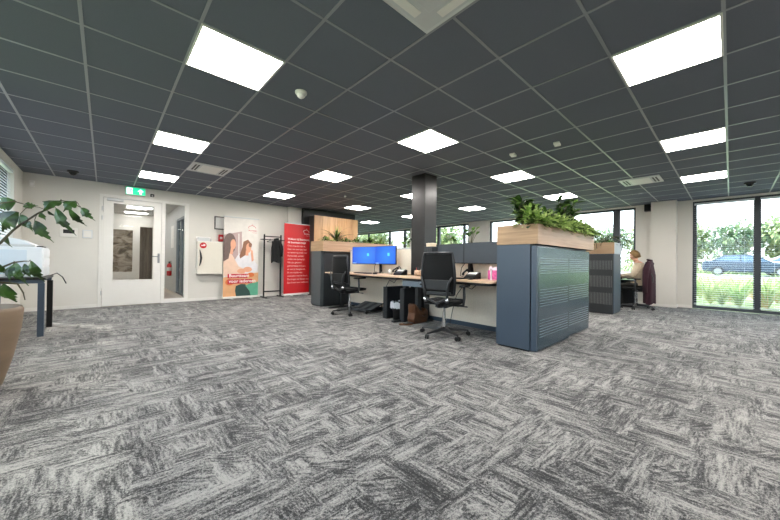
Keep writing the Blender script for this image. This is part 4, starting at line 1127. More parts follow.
hd.tube([(0.075, 0, 1.10), (0.105, 0, 1.16), (0.12, 0, 1.20)], [0.05, 0.048, 0.05], n=12)
part('head', hd, M_skin, P_)
hr = MB(); vs = []; fs = []; n, h = 26, 14; rr = random.Random(8)
for i in range(h+1):
    t = -0.55+(pi/2+0.55)*i/h
    for k in range(n):
        a = 2*pi*k/n; front = max(0, cos(a)); tt = max(t, -0.6+1.15*min(1, front*1.7)) ; q = 1.12+rr.uniform(-0.02, 0.03)
        vs.append((0.096*cos(tt)*cos(a)*q-0.006, 0.078*cos(tt)*sin(a)*q, 0.120*sin(tt)*q+0.004))
for i in range(h):
    for k in range(n): fs.append((i*n+k, i*n+(k+1)%n, (i+1)*n+(k+1)%n, (i+1)*n+k))
hr.add(vs, fs, None, Mh, True); part('hair', hr, M_hair, P_)
# hands: palm and five bent fingers each
for s in (-1, 1):
    vs = [(0.385, s*0.172, 0.785), (0.43, s*0.16, 0.782), (0.46, s*0.155, 0.780)]; es = [(0,1),(1,2)]; rs = [0.024, (0.030,0.016), (0.034,0.014)]
    for k, L_ in enumerate((0.050, 0.058, 0.054, 0.042)):
        y = s*0.155+(k-1.5)*0.019*s*-1; o = len(vs)
        vs += [(0.475, y, 0.782), (0.475+L_*0.6, y, 0.784), (0.475+L_, y, 0.772)]; es += [(2, o), (o, o+1), (o+1, o+2)]; rs += [0.0095, 0.008, 0.0065]
    o = len(vs); vs += [(0.435, s*0.128, 0.780), (0.465, s*0.108, 0.776), (0.485, s*0.102, 0.772)]; es += [(1, o), (o, o+1), (o+1, o+2)]; rs += [0.011, 0.0095, 0.0075]
    skin('hand', vs, es, rs, M_skin, P_, 0, 1)

# ------------------------------------------------------------ roll-up banners
def rollup(label, x0, x1, y, z1, rz=0):
    w = x1-x0; r = thing('roll_up_banner', label, 'banner', ((x0+x1)/2, y, 0), rz)
    b = MB(); b.box(-w/2-0.01, w/2+0.01, -0.045, 0.055, 0.022, 0.075); part('base_cassette', b, M_trim, r, bevel=0.008)
    for s in (-1, 1):
        b = MB(); b.box(s*w*0.27-0.03, s*w*0.27+0.03, -0.13, 0.13, 0, 0.022); part('foot', b, M_alu, r, bevel=0.004)
    b = MB(); b.cyl((0, 0.035), 0.010, 0.07, z1-0.02, n=10); part('pole', b, M_steel, r)
    b = MB(); b.box(-w/2, w/2, -0.022, 0.0, z1-0.022, z1+0.006); part('top_rail', b, M_alu, r, bevel=0.003)
    return r, w
def house_logo(b, cx, cz, s, m, y):
    """outline of a little roof over curved walls, drawn in strokes"""
    pts = [(-0.9, -0.25), (-1.0, 0.15), (-0.75, 0.5), (-0.35, 0.52), (0.12, 0.95), (0.25, 0.55), (0.6, 0.5), (0.95, 0.15), (0.98, -0.1)]
    for i in range(len(pts)-1):
        a, c = pts[i], pts[i+1]; b.bar((cx+a[0]*s, y, cz+a[1]*s), (cx+c[0]*s, y, cz+c[1]*s), 0.003, s*0.11, m, up=(0, 0, 1))
r, w = rollup('roll-up banner with a photograph of two women at a table and red caption bars', 2.262, 3.155, 8.84, 2.165)
bn = MB(); z0, z1 = 0.075, 2.15; yf = -0.0085
def npm(n_, c): return mat(n_, c, 0.55, var=0.06, scale=8)
m_bg = npm('print pale grey', '#d9d3cc'); m_curt = npm('print mauve curtain', '#b39a97'); m_skinp = npm('print skin', '#dfa283'); m_hair1 = npm('print grey brown hair', '#6d5a55'); m_hair2 = npm('print auburn hair', '#8a5f48')
m_blou = npm('print white blouse', '#dcd9dc'); m_peach = npm('print peach sleeve', '#e5c4ad'); m_tab = npm('print wood table', '#dba678'); m_green = npm('print green cloth', '#5fa98c'); m_dgreen = npm('print dark green bag', '#2f4a45'); m_or = npm('print orange cup', '#d9733c')
bn.box(-w/2+0.005, w/2-0.005, yf, yf+0.004, z0, z1, m_bg)
def X_(u): return (u-0.5)*w*0.988
def Z_(v): return z1-(z1-z0)*v
lay = [0]
def poly(pts, m_):
    lay[0] += 1; yy = yf-0.0002*lay[0]
    bn.prism([(X_(u), Z_(v)) for u, v in pts], 1, yy, yf, m_)
def blob(u, v, ru, rv, m_, n=18, rot=0):
    poly([(u+ru*cos(2*pi*k/n)*cos(rot)-rv*0.45*sin(2*pi*k/n)*sin(rot), v+rv*sin(2*pi*k/n)*cos(rot)+ru*2*cos(2*pi*k/n)*sin(rot)*0.4) for k in range(n)], m_)
poly([(0, .23), (.05, .22), (.50, .17), (.52, .55), (0, .6)], m_curt)
poly([(.40, .20), (.43, .20), (.44, .55), (.41, .55)], m_bg)
poly([(0, .76), (.35, .73), (1, .70), (1, 1), (0, 1)], m_tab)
poly([(.60, .88), (1, .82), (1, 1), (.5, 1)], m_green)
poly([(.35, .87), (.50, .845), (.62, .85), (.74, .93), (.78, 1.0), (.36, 1.0), (.33, .93)], m_dgreen)
poly([(.62, .87), (.80, .83), (1, .86), (1, .97), (.80, .97)], m_green)
poly([(.32, .53), (.42, .46), (.62, .42), (.78, .47), (.90, .56), (.98, .60), (.98, .68), (.60, .72), (.30, .70)], m_blou)
poly([(.0, .48), (.12, .42), (.25, .48), (.42, .62), (.62, .66), (.60, .72), (.30, .73), (.05, .74), (0, .74)], m_peach)
blob(.17, .33, .17, .13, m_hair1); poly([(0, .28), (.12, .24), (.20, .34), (.14, .52), (0, .56)], m_hair1)
blob(.26, .34, .075, .065, m_skinp); poly([(.20, .38), (.27, .40), (.25, .47), (.17, .46)], m_skinp)
poly([(.55, .30), (.68, .27), (.80, .33), (.76, .42), (.62, .47), (.46, .52), (.44, .48), (.52, .38)], m_hair2)
blob(.70, .38, .075, .062, m_skinp); blob(.75, .34, .05, .03, m_hair2); poly([(.62, .41), (.70, .43), (.70, .48), (.61, .48)], m_skinp)
poly([(.78, .40), (.82, .41), (.86, .54), (.80, .56), (.77, .46)], m_skinp)
blob(.68, .66, .13, .035, m_skinp); blob(.50, .68, .12, .03, m_skinp); blob(.78, .73, .10, .03, m_or); blob(.18, .82, .12, .04, m_or)
m_cap = mat('caption red', '#c4243a', 0.5, var=0.02)
def caption(u0, u1, v0, v1, txt, size):
    lay[0] += 1; yy = yf-0.0002*lay[0]-0.001; bn.box(X_(u0), X_(u1), yy, yf, Z_(v1), Z_(v0), m_cap)
    me = text_mesh(txt, size, True); bn.merge(me, Matrix.Translation((X_(u0)+0.03, yy-0.0006, Z_(v1)+0.028)) @ ROTX, M_papw)
caption(.12, .68, .715, .770, 'Buurtteam', 0.118)
caption(.12, .82, .785, .840, 'voor iedereen', 0.118)
house_logo(bn, X_(.80), Z_(.115), 0.095, m_cap, yf-0.001)
me = text_mesh('Buurtteam', 0.052, True, 'CENTER'); bn.merge(me, Matrix.Translation((X_(.82), yf-0.0015, Z_(.158))) @ ROTX, m_cap)
me = text_mesh('voor ons', 0.038, False, 'CENTER'); bn.merge(me, Matrix.Translation((X_(.87), yf-0.0015, Z_(.182))) @ ROTX, m_cap)
part('printed_panel', bn, m_bg, r)

r, w = rollup('red roll-up banner with white lines of text beside the tall oak cabinet', 3.80, 4.735, 8.72, 2.135, radians(6))
bn = MB(); z1 = 2.12
bn.box(-w/2+0.003, w/2-0.003, yf, yf+0.004, z0, z1, M_red)
M_txt = mat('pale pink lettering', '#f3c6c4', 0.5, var=0.01)
lines = ['Welkom bij Buurtteam,', 'dé buurtteam hulp!', 'Onze mensen zijn er,', 'klaar om voor jou hier', 'en samen op zoek naar', 'Persoonlijk contact', 'vinden we belangrijk.', 'We zijn gewoon', 'geïnteresseerd in jou,', 'en wat je bezighoudt.', 'En we maken een', 'verbinden met de buurt.', 'Zo dragen we bij aan een', 'fijne buurt voor iedereen.']
for i, t in enumerate(lines):
    z = z1-0.475-0.098*i
    me = text_mesh(t, 0.078 if i < 2 else 0.070, i < 2); bn.merge(me, Matrix.Translation((-w/2+0.115, yf-0.001, z)) @ ROTX, M_papw if i < 2 else M_txt)
house_logo(bn, w/2-0.20, z1-0.21, 0.095, M_papw, yf-0.001)
me = text_mesh('Buurtteam', 0.052, True, 'CENTER'); bn.merge(me, Matrix.Translation((w/2-0.17, yf-0.0015, z1-0.285)) @ ROTX, M_papw)
me = text_mesh('voor ons', 0.038, False, 'CENTER'); bn.merge(me, Matrix.Translation((w/2-0.13, yf-0.0015, z1-0.335)) @ ROTX, M_papw)
part('printed_panel', bn, M_red, r)

# ------------------------------------------------------------ coat rack with a black coat
r = thing('coat_rack', 'black metal coat rack standing between the two banners', 'coat rack', (3.50, 8.72, 0))
for s in (-1, 1):
    b = MB(); b.box(s*0.235-0.017, s*0.235+0.017, -0.017, 0.017, 0, 1.76); part('post', b, M_blackm, r, bevel=0.003)
    b = MB(); b.box(s*0.235-0.017, s*0.235+0.017, -0.21, 0.21, 0, 0.03); part('foot', b, M_blackm, r, bevel=0.003)
b = MB(); b.box(-0.218, 0.218, -0.014, 0.014, 1.69, 1.715); b.box(-0.218, 0.218, -0.016, 0.016, 0.15, 0.185); part('cross_bar', b, M_blackm, r)
b = MB(); b.box(-0.34, 0.36, -0.012, 0.012, 1.60, 1.622); part('hanging_rail', b, M_blackm, r)
for x in (-0.30, -0.1, 0.12, 0.32):
    b = MB(); b.tube([(x, -0.01, 1.61), (x, -0.06, 1.60), (x, -0.075, 1.63)], 0.007, n=6); part('hook', b, M_blackm, r)
r = thing('clothes_hanger', 'empty dark clothes hanger on the coat rack, left of the coat', 'hanger', (3.42, 8.72, 1.60))
b = MB(); b.tube([(-0.09, 0, -0.05), (0, 0, -0.012), (0.12, 0, -0.055), (-0.09, 0, -0.05)], 0.008, n=6); part('bar', b, M_blackm, r)
b = MB(); b.tube([(0, 0, -0.012), (0, 0, 0.012), (0.015, 0, 0.03), (0.02, 0, 0.018)], 0.004, n=6); part('hook', b, M_chrome, r)
jacket('coat', 'black coat hanging on the right side of the coat rack', mat('black coat cloth', '#08080a', 0.9, var=0.2), (3.60, 8.70, 1.62), radians(90), 0.64, 0.30, 0.24, random.Random(5))
bpy.data.objects['coat'].rotation_euler = (0, 0, radians(15))

# ------------------------------------------------------------ things on the back wall
r = thing('exit_sign', 'lit green emergency exit sign with arrow above the door', 'exit sign', (0.50, YB-0.045, 2.53))
b = MB(); b.box(-0.175, 0.175, -0.03, 0.045, -0.085, 0.085); part('housing', b, M_trim, r, bevel=0.004)
M_exw = mat('exit sign white', '#ffffff', 0.4, var=0, emit=(0.75, 1.0, 0.92), estr=0.9); M_exg = mat('exit sign green', '#12a56a', 0.4, var=0, emit=(0.0, 0.55, 0.26), estr=0.55)
b = MB(); b.box(-0.168, 0.168, -0.033, -0.03, -0.078, 0.078, M_exg)
b.box(-0.155, -0.055, -0.0345, -0.033, -0.065, 0.065, M_exw)     # door field
# arrow up
b.prism([(0.085, 0.055), (0.14, 0.0), (0.105, 0.0), (0.105, -0.055), (0.065, -0.055), (0.065, 0.0), (0.03, 0.0)], 1, -0.0345, -0.033, M_exw)
# running figure
b.ball((-0.075, -0.035, 0.042), (0.012, 0.001, 0.012), M_exg); 
for a, c in (((-0.08, 0.03), (-0.095, -0.005)), ((-0.095, -0.005), (-0.075, -0.03)), ((-0.075, -0.03), (-0.085, -0.058)), ((-0.095, -0.005), (-0.115, -0.035)), ((-0.115, -0.035), (-0.14, -0.03)), ((-0.08, 0.025), (-0.06, 0.0)), ((-0.083, 0.025), (-0.11, 0.02))):
    b.bar((a[0], -0.035, a[1]), (c[0], -0.035, c[1]), 0.001, 0.014, M_exg)
part('sign_face', b, M_exg, r)
r = thing('wall_sensor', 'small black sensor on the wall just right of the exit sign', 'sensor', (0.80, YB-0.02, 2.49))
b = MB(); b.box(-0.035, 0.035, -0.025, 0.02, -0.03, 0.03); part('housing', b, M_black, r, bevel=0.006)
b = MB(); b.ball((0, -0.025, -0.012), (0.02, 0.012, 0.012)); part('lens', b, M_papw, r)
r = thing('thermostat', 'white wall control panel with a black display', 'thermostat', (-0.53, YB-0.011, 1.545))
b = MB(); b.box(-0.125, 0.125, -0.011, 0.011, -0.095, 0.095); part('housing', b, M_trim, r, bevel=0.005)
b = MB(); b.box(-0.08, 0.08, -0.0135, -0.011, -0.02, 0.055); part('display', b, M_black, r)
b = MB()
for i in range(3): b.box(-0.05+i*0.04, -0.03+i*0.04, -0.0145, -0.0135, 0.005, 0.028)
part('digits', b, M_greyp, r)
r = thing('wall_switch_box', 'blank rounded white box on the wall between thermostat and door', 'switch box', (-0.26, YB-0.012, 1.53))
b = MB(); b.box(-0.075, 0.075, -0.012, 0.012, -0.085, 0.085); part('housing', b, mat('bluish white plastic', '#d6dbe0', 0.4), r, bevel=0.01)
b = MB(); b.box(-0.06, 0.06, -0.014, -0.012, -0.07, 0.07); part('cover', b, M_trim, r, bevel=0.001)
r = thing('motion_sensor', 'white corner motion sensor high on the wall at the left window', 'sensor', (-1.03, YB-0.03, 2.44))
b = MB(); b.box(-0.035, 0.035, -0.03, 0.03, -0.06, 0.06); part('housing', b, M_trim, r, bevel=0.012); b = MB(); b.ball((0, -0.03, -0.01), (0.024, 0.012, 0.03)); part('lens', b, M_papw, r)
# white wall box (boiler like cabinet) with black grip and red sticker
r = thing('wall_box', 'white metal wall box with a black curved handle and red round sticker', 'wall cabinet', (1.97, YB-0.085, 1.075))
b = MB(); b.box(-0.285, 0.285, -0.085, 0.085, -0.41, 0.41); part('body', b, M_white, r, bevel=0.012)
b = MB(); b.box(-0.275, 0.275, -0.095, -0.085, -0.40, 0.40); part('door', b, mat('box enamel', '#dcd6c8', 0.45, var=0.01), r, bevel=0.006)
b = MB(); b.tube([(-0.235, -0.10, 0.20), (-0.215, -0.115, 0.10), (-0.205, -0.12, 0.0), (-0.215, -0.115, -0.10), (-0.235, -0.10, -0.20)], [0.006, 0.018, 0.024, 0.018, 0.006]); part('handle', b, M_black, r)
b = MB(); b.cyl((0, 0), 0.075, 0, 0.002, M=Matrix.Translation((-0.16, -0.0955, 0.31)) @ ROTX, m=M_redlamp, n=28); b.box(-0.205, -0.115, -0.0985, -0.0975, 0.295, 0.318, M_papw); b.box(-0.16, -0.115, -0.0985, -0.0975, 0.325, 0.342, M_papw)
part('sticker', b, M_redlamp, r)
r = thing('letter_tray', 'clear white letter tray standing on top of the white wall box', 'tray', (1.84, YB-0.09, 1.4855))
b = MB(); b.box(-0.16, 0.16, -0.05, 0.06, 0, 0.006); b.box(-0.16, 0.16, 0.05, 0.058, 0.006, 0.12); b.box(-0.165, -0.158, -0.05, 0.058, 0, 0.07); b.box(0.158, 0.165, -0.05, 0.058, 0, 0.07); part('tray', b, M_papw, r)
b = MB(); b.add([(-0.13,-0.02,0.008),(0.13,-0.02,0.008),(0.13,0.04,0.10),(-0.13,0.04,0.10),(-0.13,-0.015,0.008),(0.13,-0.015,0.008),(0.13,0.045,0.10),(-0.13,0.045,0.10)], [(0,1,2,3),(7,6,5,4),(0,4,5,1),(1,5,6,2),(2,6,7,3),(3,7,4,0)]); part('leaflets', b, M_alu, r)
r = thing('picture_frame', 'black framed notice on the wall, partly behind the photo banner', 'picture frame', (2.33, YB-0.012, 1.99))
b = MB()
for a0, a1, c0, c1 in ((-0.24, 0.24, -0.17, -0.145), (-0.24, 0.24, 0.145, 0.17), (-0.24, -0.215, -0.145, 0.145), (0.215, 0.24, -0.145, 0.145)): b.box(a0, a1, -0.012, 0.012, c0, c1)
part('frame', b, M_blackm, r, bevel=0.002)
b = MB(); b.box(-0.215, 0.215, -0.002, 0.01, -0.145, 0.145); part('paper', b, M_papw, r)
def extinguisher(name, label, loc, s=1.0):
    r = thing(name, label, 'fire extinguisher', loc)
    b = MB(); b.lathe([(0, 0), (0.065*s, 0), (0.075*s, 0.02*s), (0.075*s, 0.38*s), (0.055*s, 0.44*s), (0.02*s, 0.46*s), (0, 0.46*s)]); part('cylinder', b, M_redlamp, r)
    b = MB(); b.cyl((0, 0), 0.022*s, 0.46*s, 0.51*s); b.bar((-0.02, 0, 0.52*s), (0.09*s, 0, 0.55*s), 0.02, 0.012); part('valve', b, M_black, r)
    b = MB(); b.tube([(0.02*s, 0, 0.49*s), (0.11*s, 0, 0.42*s), (0.10*s, 0, 0.15*s)], 0.009); part('hose', b, M_black, r)
    b = MB(); b.lathe([(0.0755*s, 0.18*s), (0.0765*s, 0.19*s), (0.0765*s, 0.30*s), (0.0755*s, 0.31*s)]); part('label_band', b, M_papw, r)
extinguisher('fire_extinguisher', 'red fire extinguisher in the corridor seen through the narrow side glass', (1.555, 12.25, 0.50), 0.86)
r = thing('fire_call_point', 'red fire alarm call point on the wall at the left edge of the photo banner', 'alarm', (2.24, YB-0.03, 1.60))
b = MB(); b.box(-0.055, 0.055, -0.03, 0.03, -0.09, 0.09); part('housing', b, M_redlamp, r, bevel=0.01)
b = MB(); b.box(-0.03, 0.03, -0.033, -0.03, -0.03, 0.03); part('button', b, M_papw, r)
# corridor notice boards on the pale wall behind the side glass
r = thing('notice_board', 'pale notice sheets on the corridor wall behind the side glass', 'notice', (1.605, 12.1, 1.75))
b = MB(); b.box(0.0, 0.012, -0.25, 0.25, -0.35, 0.35); part('sheet', b, M_papw, r)
# loudspeaker
r = thing('loudspeaker', 'black loudspeaker hanging on the wall beside the pier, right of the far window', 'loudspeaker', (10.50, 1.465, 2.535))
b = MB(); b.box(-0.07, 0.09, -0.075, 0.075, -0.09, 0.09); part('cabinet', b, M_black, r, bevel=0.01)
b = MB(); b.box(-0.076, -0.07, -0.065, 0.065, -0.08, 0.08); part('grille', b, M_mesh, r)
b = MB(); b.box(0.09, 0.10, -0.03, 0.03, -0.03, 0.03); part('bracket', b, M_greyp, r)

# ------------------------------------------------------------ printer table at the left window
r = thing('table', 'narrow slate table at the left window carrying the white printer', 'table', (-1.12, 6.06, 0))
b = MB(); b.box(0, 0.56, 0.0, 0.86, 0.742, 0.768); part('table_top', b, M_blackm, r, bevel=0.002)
b = MB(); b.box(0.0, 0.545, 0.012, 0.06, 0.695, 0.742); b.box(0.0, 0.545, 0.80, 0.85, 0.695, 0.742); part('frame', b, M_slate, r, bevel=0.002)
for x, y, mm, lb in ((0.49, 0.008, M_slate, None), (0.50, 0.79, M_blackm, 'black leg'), (0.0, 0.008, M_slate, None), (0.0, 0.79, M_blackm, 'black leg')):
    b = MB(); b.box(x, x+0.06, y, y+0.06, 0, 0.695); part('leg', b, mm, r, lb, bevel=0.002)
b = MB(); b.tube([(0.52, 0.80, 0.76), (0.60, 0.80, 0.80), (0.66, 0.79, 0.74), (0.70, 0.79, 0.64)], 0.007, n=6); part('cable_end', b, M_black, r)
r = thing('printer', 'large white multifunction printer on the slate table at the left window', 'printer', (-0.86, 6.50, 0.768))
M_prt = mat('printer white shell', '#dfe4e8', 0.3, var=0.01)
b = MB(); b.box(-0.26, 0.26, -0.33, 0.33, 0.005, 0.40); part('body', b, M_prt, r, bevel=0.015, segs=3)
b = MB(); b.box(-0.27, 0.19, -0.31, 0.31, 0.40, 0.43); part('scanner_bed', b, M_alu, r, bevel=0.006)
b = MB(); b.add([(-0.27,-0.30,0.43),(0.17,-0.30,0.43),(0.17,0.30,0.43),(-0.27,0.30,0.43),(-0.27,-0.30,0.545),(0.05,-0.30,0.50),(0.05,0.30,0.50),(-0.27,0.30,0.545)], [(0,3,2,1),(4,5,6,7),(0,1,5,4),(1,2,6,5),(2,3,7,6),(3,0,4,7)]); part('lid', b, M_prt, r, bevel=0.008)
b = MB(); b.box(0.12, 0.25, -0.20, 0.10, 0.401, 0.418); part('control_panel', b, M_black, r, bevel=0.005)
for z in (0.03, 0.15, 0.27):
    b = MB(); b.box(0.258, 0.268, -0.30, 0.30, z, z+0.105); part('paper_tray', b, M_prt, r, bevel=0.004)
b = MB(); b.box(-0.2, 0.12, -0.336, -0.33, 0.05, 0.36); part('side_cover', b, mat('daylit white cover', '#cfdbe6', 0.25, var=0.01), r, bevel=0.002)  # pale blue is window light on the white shell, put into the colour

# ------------------------------------------------------------ potted plant in the left foreground
r = thing('potted_plant', 'large potted plant with jagged drooping leaves at the left edge of the photo', 'potted plant', (-0.80, 3.80, 0))
b = MB(); b.lathe([(0, 0), (0.20, 0), (0.235, 0.05), (0.285, 0.25), (0.325, 0.48), (0.335, 0.62), (0.325, 0.645), (0.305, 0.64), (0.305, 0.56), (0, 0.56)], n=48); part('pot', b, mat('tan clay pot', '#776450', 0.6, var=0.10, scale=3, stretch=(1, 1, 6)), r)
b = MB(); b.lathe([(0, 0.575), (0.15, 0.58), (0.303, 0.57)], n=32); part('soil', b, M_soil, r)
BR = [[(-0.80,3.8,0.57),(-0.76,3.8,0.95),(-0.59,3.8,1.14),(-0.53,3.8,1.24),(-0.49,3.8,1.29),(-0.40,3.8,1.39),(-0.32,3.8,1.45),(-0.27,3.8,1.51),(-0.22,3.8,1.51),(-0.16,3.8,1.47)],
      [(-0.80,3.8,0.57),(-0.73,3.8,0.82),(-0.63,3.8,0.92),(-0.52,3.8,0.99),(-0.47,3.8,1.0),(-0.44,3.8,1.0)],
      [(-0.80,3.8,0.57),(-0.73,3.8,0.75),(-0.61,3.8,0.84),(-0.55,3.8,0.83),(-0.50,3.8,0.82),(-0.47,3.8,0.75),(-0.46,3.8,0.69)],
      [(-0.80,3.8,0.57),(-0.80,3.8,1.1),(-0.70,3.85,1.36),(-0.62,3.88,1.45),(-0.54,3.9,1.48),(-0.46,3.95,1.46)]]
b = MB(); o_ = Vector((-0.80, 3.80, 0))
for br in BR: b.tube([Vector(p)-o_ for p in br], [0.012-0.009*i/(len(br)-1) for i in range(len(br))], n=6)
part('stem', b, M_stem, r)
LV = [(-0.27,3.71,1.50, -0.35,3.63,1.41, 0.089), (-0.30,3.76,1.44, -0.20,3.69,1.25, 0.065), (-0.18,3.64,1.50, -0.24,3.62,1.42, 0.081), (-0.24,3.95,1.47, -0.14,4.01,1.34, 0.049), (-0.16,3.90,1.48, -0.08,3.84,1.38, 0.057), (-0.42,3.81,1.33, -0.33,3.77,1.18, 0.073), (-0.43,3.68,1.31, -0.41,3.60,1.24, 0.033), (-0.50,3.70,1.38, -0.58,3.78,1.25, 0.122), (-0.54,3.92,1.49, -0.63,3.98,1.43, 0.098), (-0.51,3.91,1.38, -0.45,3.85,1.27, 0.065), (-0.38,3.73,1.39, -0.36,3.76,1.34, 0.041), (-0.57,3.88,1.20, -0.56,3.95,1.12, 0.033), (-0.54,3.94,0.99, -0.47,3.85,0.83, 0.073), (-0.44,3.84,1.00, -0.38,3.87,0.85, 0.073), (-0.47,3.80,0.98, -0.43,3.74,0.88, 0.049), (-0.52,3.79,0.98, -0.53,3.71,0.86, 0.057), (-0.60,3.96,0.81, -0.55,4.03,0.67, 0.106), (-0.58,3.82,0.91, -0.61,3.78,0.99, 0.073), (-0.50,3.95,1.45, -0.43,3.96,1.47, 0.049), (-0.36,3.94,1.43, -0.32,4.01,1.40, 0.033), (-0.47,3.80,1.32, -0.43,3.79,1.26, 0.041), (-0.62,3.84,1.16, -0.67,3.82,1.27, 0.114), (-0.61,3.68,0.90, -0.66,3.64,0.79, 0.114), (-0.66,3.91,1.36, -0.72,3.82,1.46, 0.114), (-0.66,3.64,1.08, -0.75,3.66,0.99, 0.114)]
rg = random.Random(21)
def jagged(mb, p, q, w_, m_):
    p, q = Vector(p), Vector(q); d = q-p; L_ = d.length; d.normalize()
    side = d.cross(Vector((-0.5, -0.85, 0.1))).normalized(); nrm = side.cross(d)
    # outline widths left/right with torn teeth near the tip
    prof = [(0.0, 0.05, 0.05), (0.12, 0.45, 0.4), (0.30, 0.85, 0.8), (0.48, 1.05, 0.9), (0.56, 1.0, 1.1), (0.60, 0.62, 0.72), (0.74, 0.80, 0.60), (0.77, 0.36, 0.34), (0.90, 0.40, 0.22), (0.93, 0.14, 0.12), (1.12, 0.01, 0.01)]
    vs = []
    for u, a, c in prof:
        cpt = p+d*L_*u*1.05+nrm*(0.18*L_*sin(pi*u)); vs += [cpt-side*w_*0.62*a-nrm*0.12*w_, cpt, cpt+side*w_*0.62*c-nrm*0.12*w_]
    fs = []
    for k in range(len(prof)-1):
        o = k*3; fs += [(o, o+1, o+4, o+3), (o+1, o+2, o+5, o+4)]
    mb.add(vs, fs, m_, None, False)
for t in LV:
    p = Vector(t[:3])-o_; q = Vector(t[3:6])-o_
    g = MB(); jagged(g, p, q, t[6], M_leafp)
    # leaf stalk to the nearest stem point
    best = min((Vector(x)-o_ for br in BR for x in br), key=lambda x: (x-p).length)
    if (best-p).length > 0.01: g.tube([best, (best+p)/2+Vector((0, 0, 0.01)), p], 0.0025, M_stem, n=5)
    link_mesh('leaf', g, M_leafp, r, fix=False)

# ------------------------------------------------------------ blinds
def blind(label, x, y0, y1, z0, z1, tilt, facing, pitch_=0.05, mm=None, hw=0.0225):
    r = thing('venetian_blind', label, 'blind', (x, (y0+y1)/2, 0), 0); l = (y1-y0)/2; mm = mm or M_slat
    b = MB(); b.box(-0.025, 0.025, -l, l, z1-0.045, z1); part('head_rail', b, M_slat, r)
    b = MB(); n = int((z1-0.05-z0-0.03)/pitch_)
    for k in range(n):
        z = z0+0.04+k*pitch_; dx, dz = hw*cos(tilt), hw*sin(tilt)
        b.add([(-dx,-l,z-dz*facing),(dx,-l,z+dz*facing),(dx,l,z+dz*facing),(-dx,l,z-dz*facing),(-dx,-l,z-dz*facing+0.0012),(dx,-l,z+dz*facing+0.0012),(dx,l,z+dz*facing+0.0012),(-dx,l,z-dz*facing+0.0012)], [(0,3,2,1),(4,5,6,7),(0,1,5,4),(1,2,6,5),(2,3,7,6),(3,0,4,7)])
    part('slats', b, mm, r)
    b = MB(); b.box(-0.02, 0.02, -l, l, z0, z0+0.018); part('bottom_rail', b, M_slat, r)
    for y in (-l*0.7, l*0.7):
        b = MB(); b.box(-0.0015, 0.0015, y-0.0015, y+0.0015, z0+0.018, z1-0.045); part('cord', b, M_slat, r)
    return r
blind('open white venetian blind in the tall right window, left pane', XR+0.02, -0.36, 0.60, 0.10, 2.55, radians(4), 1, hw=0.017)
blind('open white venetian blind in the tall right window, right pane', XR+0.02, -1.78, -0.44, 0.10, 2.55, radians(4), 1, hw=0.017)
blind('half-closed venetian blind in the left window behind the plant', XL-0.03, 6.56, 8.22, 0.92, 2.50, radians(58), -1, 0.045)
blind('half-closed venetian blind in the left window nearer the viewpoint', XL-0.03, 4.66, 6.50, 0.92, 2.50, radians(58), -1, 0.045)

# ------------------------------------------------------------ outside
b = MB(); b.add([(-60,-90,-0.15),(XL-0.45,-90,-0.15),(XL-0.45,90,-0.15),(-60,90,-0.15)], [(0,1,2,3)])
o = link_mesh('lawn', b, M_grassg); o['kind'] = 'structure'
b = MB(); xs = [XR+0.35, 16, 22, 28, 37, 60, 120]; zs = [-0.06, -0.03, 0.30, 0.38, 0.38, 0.5, 1.0]
for i in range(6): b.add([(xs[i],-120,zs[i]),(xs[i+1],-120,zs[i+1]),(xs[i+1],120,zs[i+1]),(xs[i],120,zs[i])], [(0,1,2,3)], M_asphalt if i == 3 else M_grassg)
o = link_mesh('ground', b, M_grassg); o['kind'] = 'structure'
# reed-like ornamental grass in front of the window
M_reed = leaf_mat('reed leaf', '#8a9c58', '#cdd394', 6, 0.6); M_reedp = mat('tan seed plume', '#d9b98c', 0.9)
g = MB(); rg = random.Random(77)
for row in range(4):
    for i in range(12):
        c = (12.2+rg.uniform(-0.3, 0.3)+row*0.75, -3.8+i*0.46+rg.uniform(-0.2, 0.2), -0.06)
        rosette(g, c, 42, 1.12*rg.uniform(0.8, 1.05), 0.034, rg, (0.02, 0.40), 0.9, rg.choice([M_reed, M_reed, M_leafl]), 5); rosette(g, c, 14, 0.9, 0.03, rg, (0.3, 0.9), 1.0, M_reedp if rg.random() < 0.3 else M_reed, 4)
o = solo('reed_grass', g, M_reed, 'tall yellow-green reed grass growing just outside the tall right window', 'grass', (0, 0, 0), fix=False); o['kind'] = 'stuff'
# trees
def tree(seed, h, r_, mats_, n=1500, L_=0.34):
    rg = random.Random(seed); f = MB()
    lobes = [(rg.uniform(-r_, r_)*0.6, rg.uniform(-r_, r_)*0.6, h*rg.uniform(0.35, 0.85), rg.uniform(0.4, 0.65)*r_) for _ in range(10)]+[(0, 0, h*0.22, r_*0.75), (-r_*.5, r_*.4, h*0.2, r_*0.6), (r_*.4, -r_*.5, h*0.2, r_*0.6)]
    for _ in range(n):
        c = rg.choice(lobes); v = Vector((rg.gauss(0, 1), rg.gauss(0, 1), rg.gauss(0, 1))).normalized()*c[3]*rg.uniform(0.55, 1.05)
        p = Vector((c[0], c[1], c[2]))+v; leaf_at(f, p, v+Vector((rg.gauss(0, .4), rg.gauss(0, .4), rg.gauss(0, .4))), L_*rg.uniform(0.6, 1.2), L_*0.55, rg.choice(mats_), rg)
    st = MB(); st.tube([(0, 0, 0), (0.05, 0, h*0.4), (0, 0.05, h*0.8)], [0.14, 0.09, 0.03])
    return f, st
M_t1 = leaf_mat('hedge tree leaf', '#5f7a54', '#9cab78', 1.5, 0.6); M_t2 = leaf_mat('blue green tree leaf', '#566f5c', '#8aa07a', 1.5, 0.6); M_t3 = leaf_mat('pale lit leaf', '#a3ae74', '#d2d6a6', 1.5, 0.6)  # pale leaf carries the overexposed daylight on the crowns in its colour
tp = []
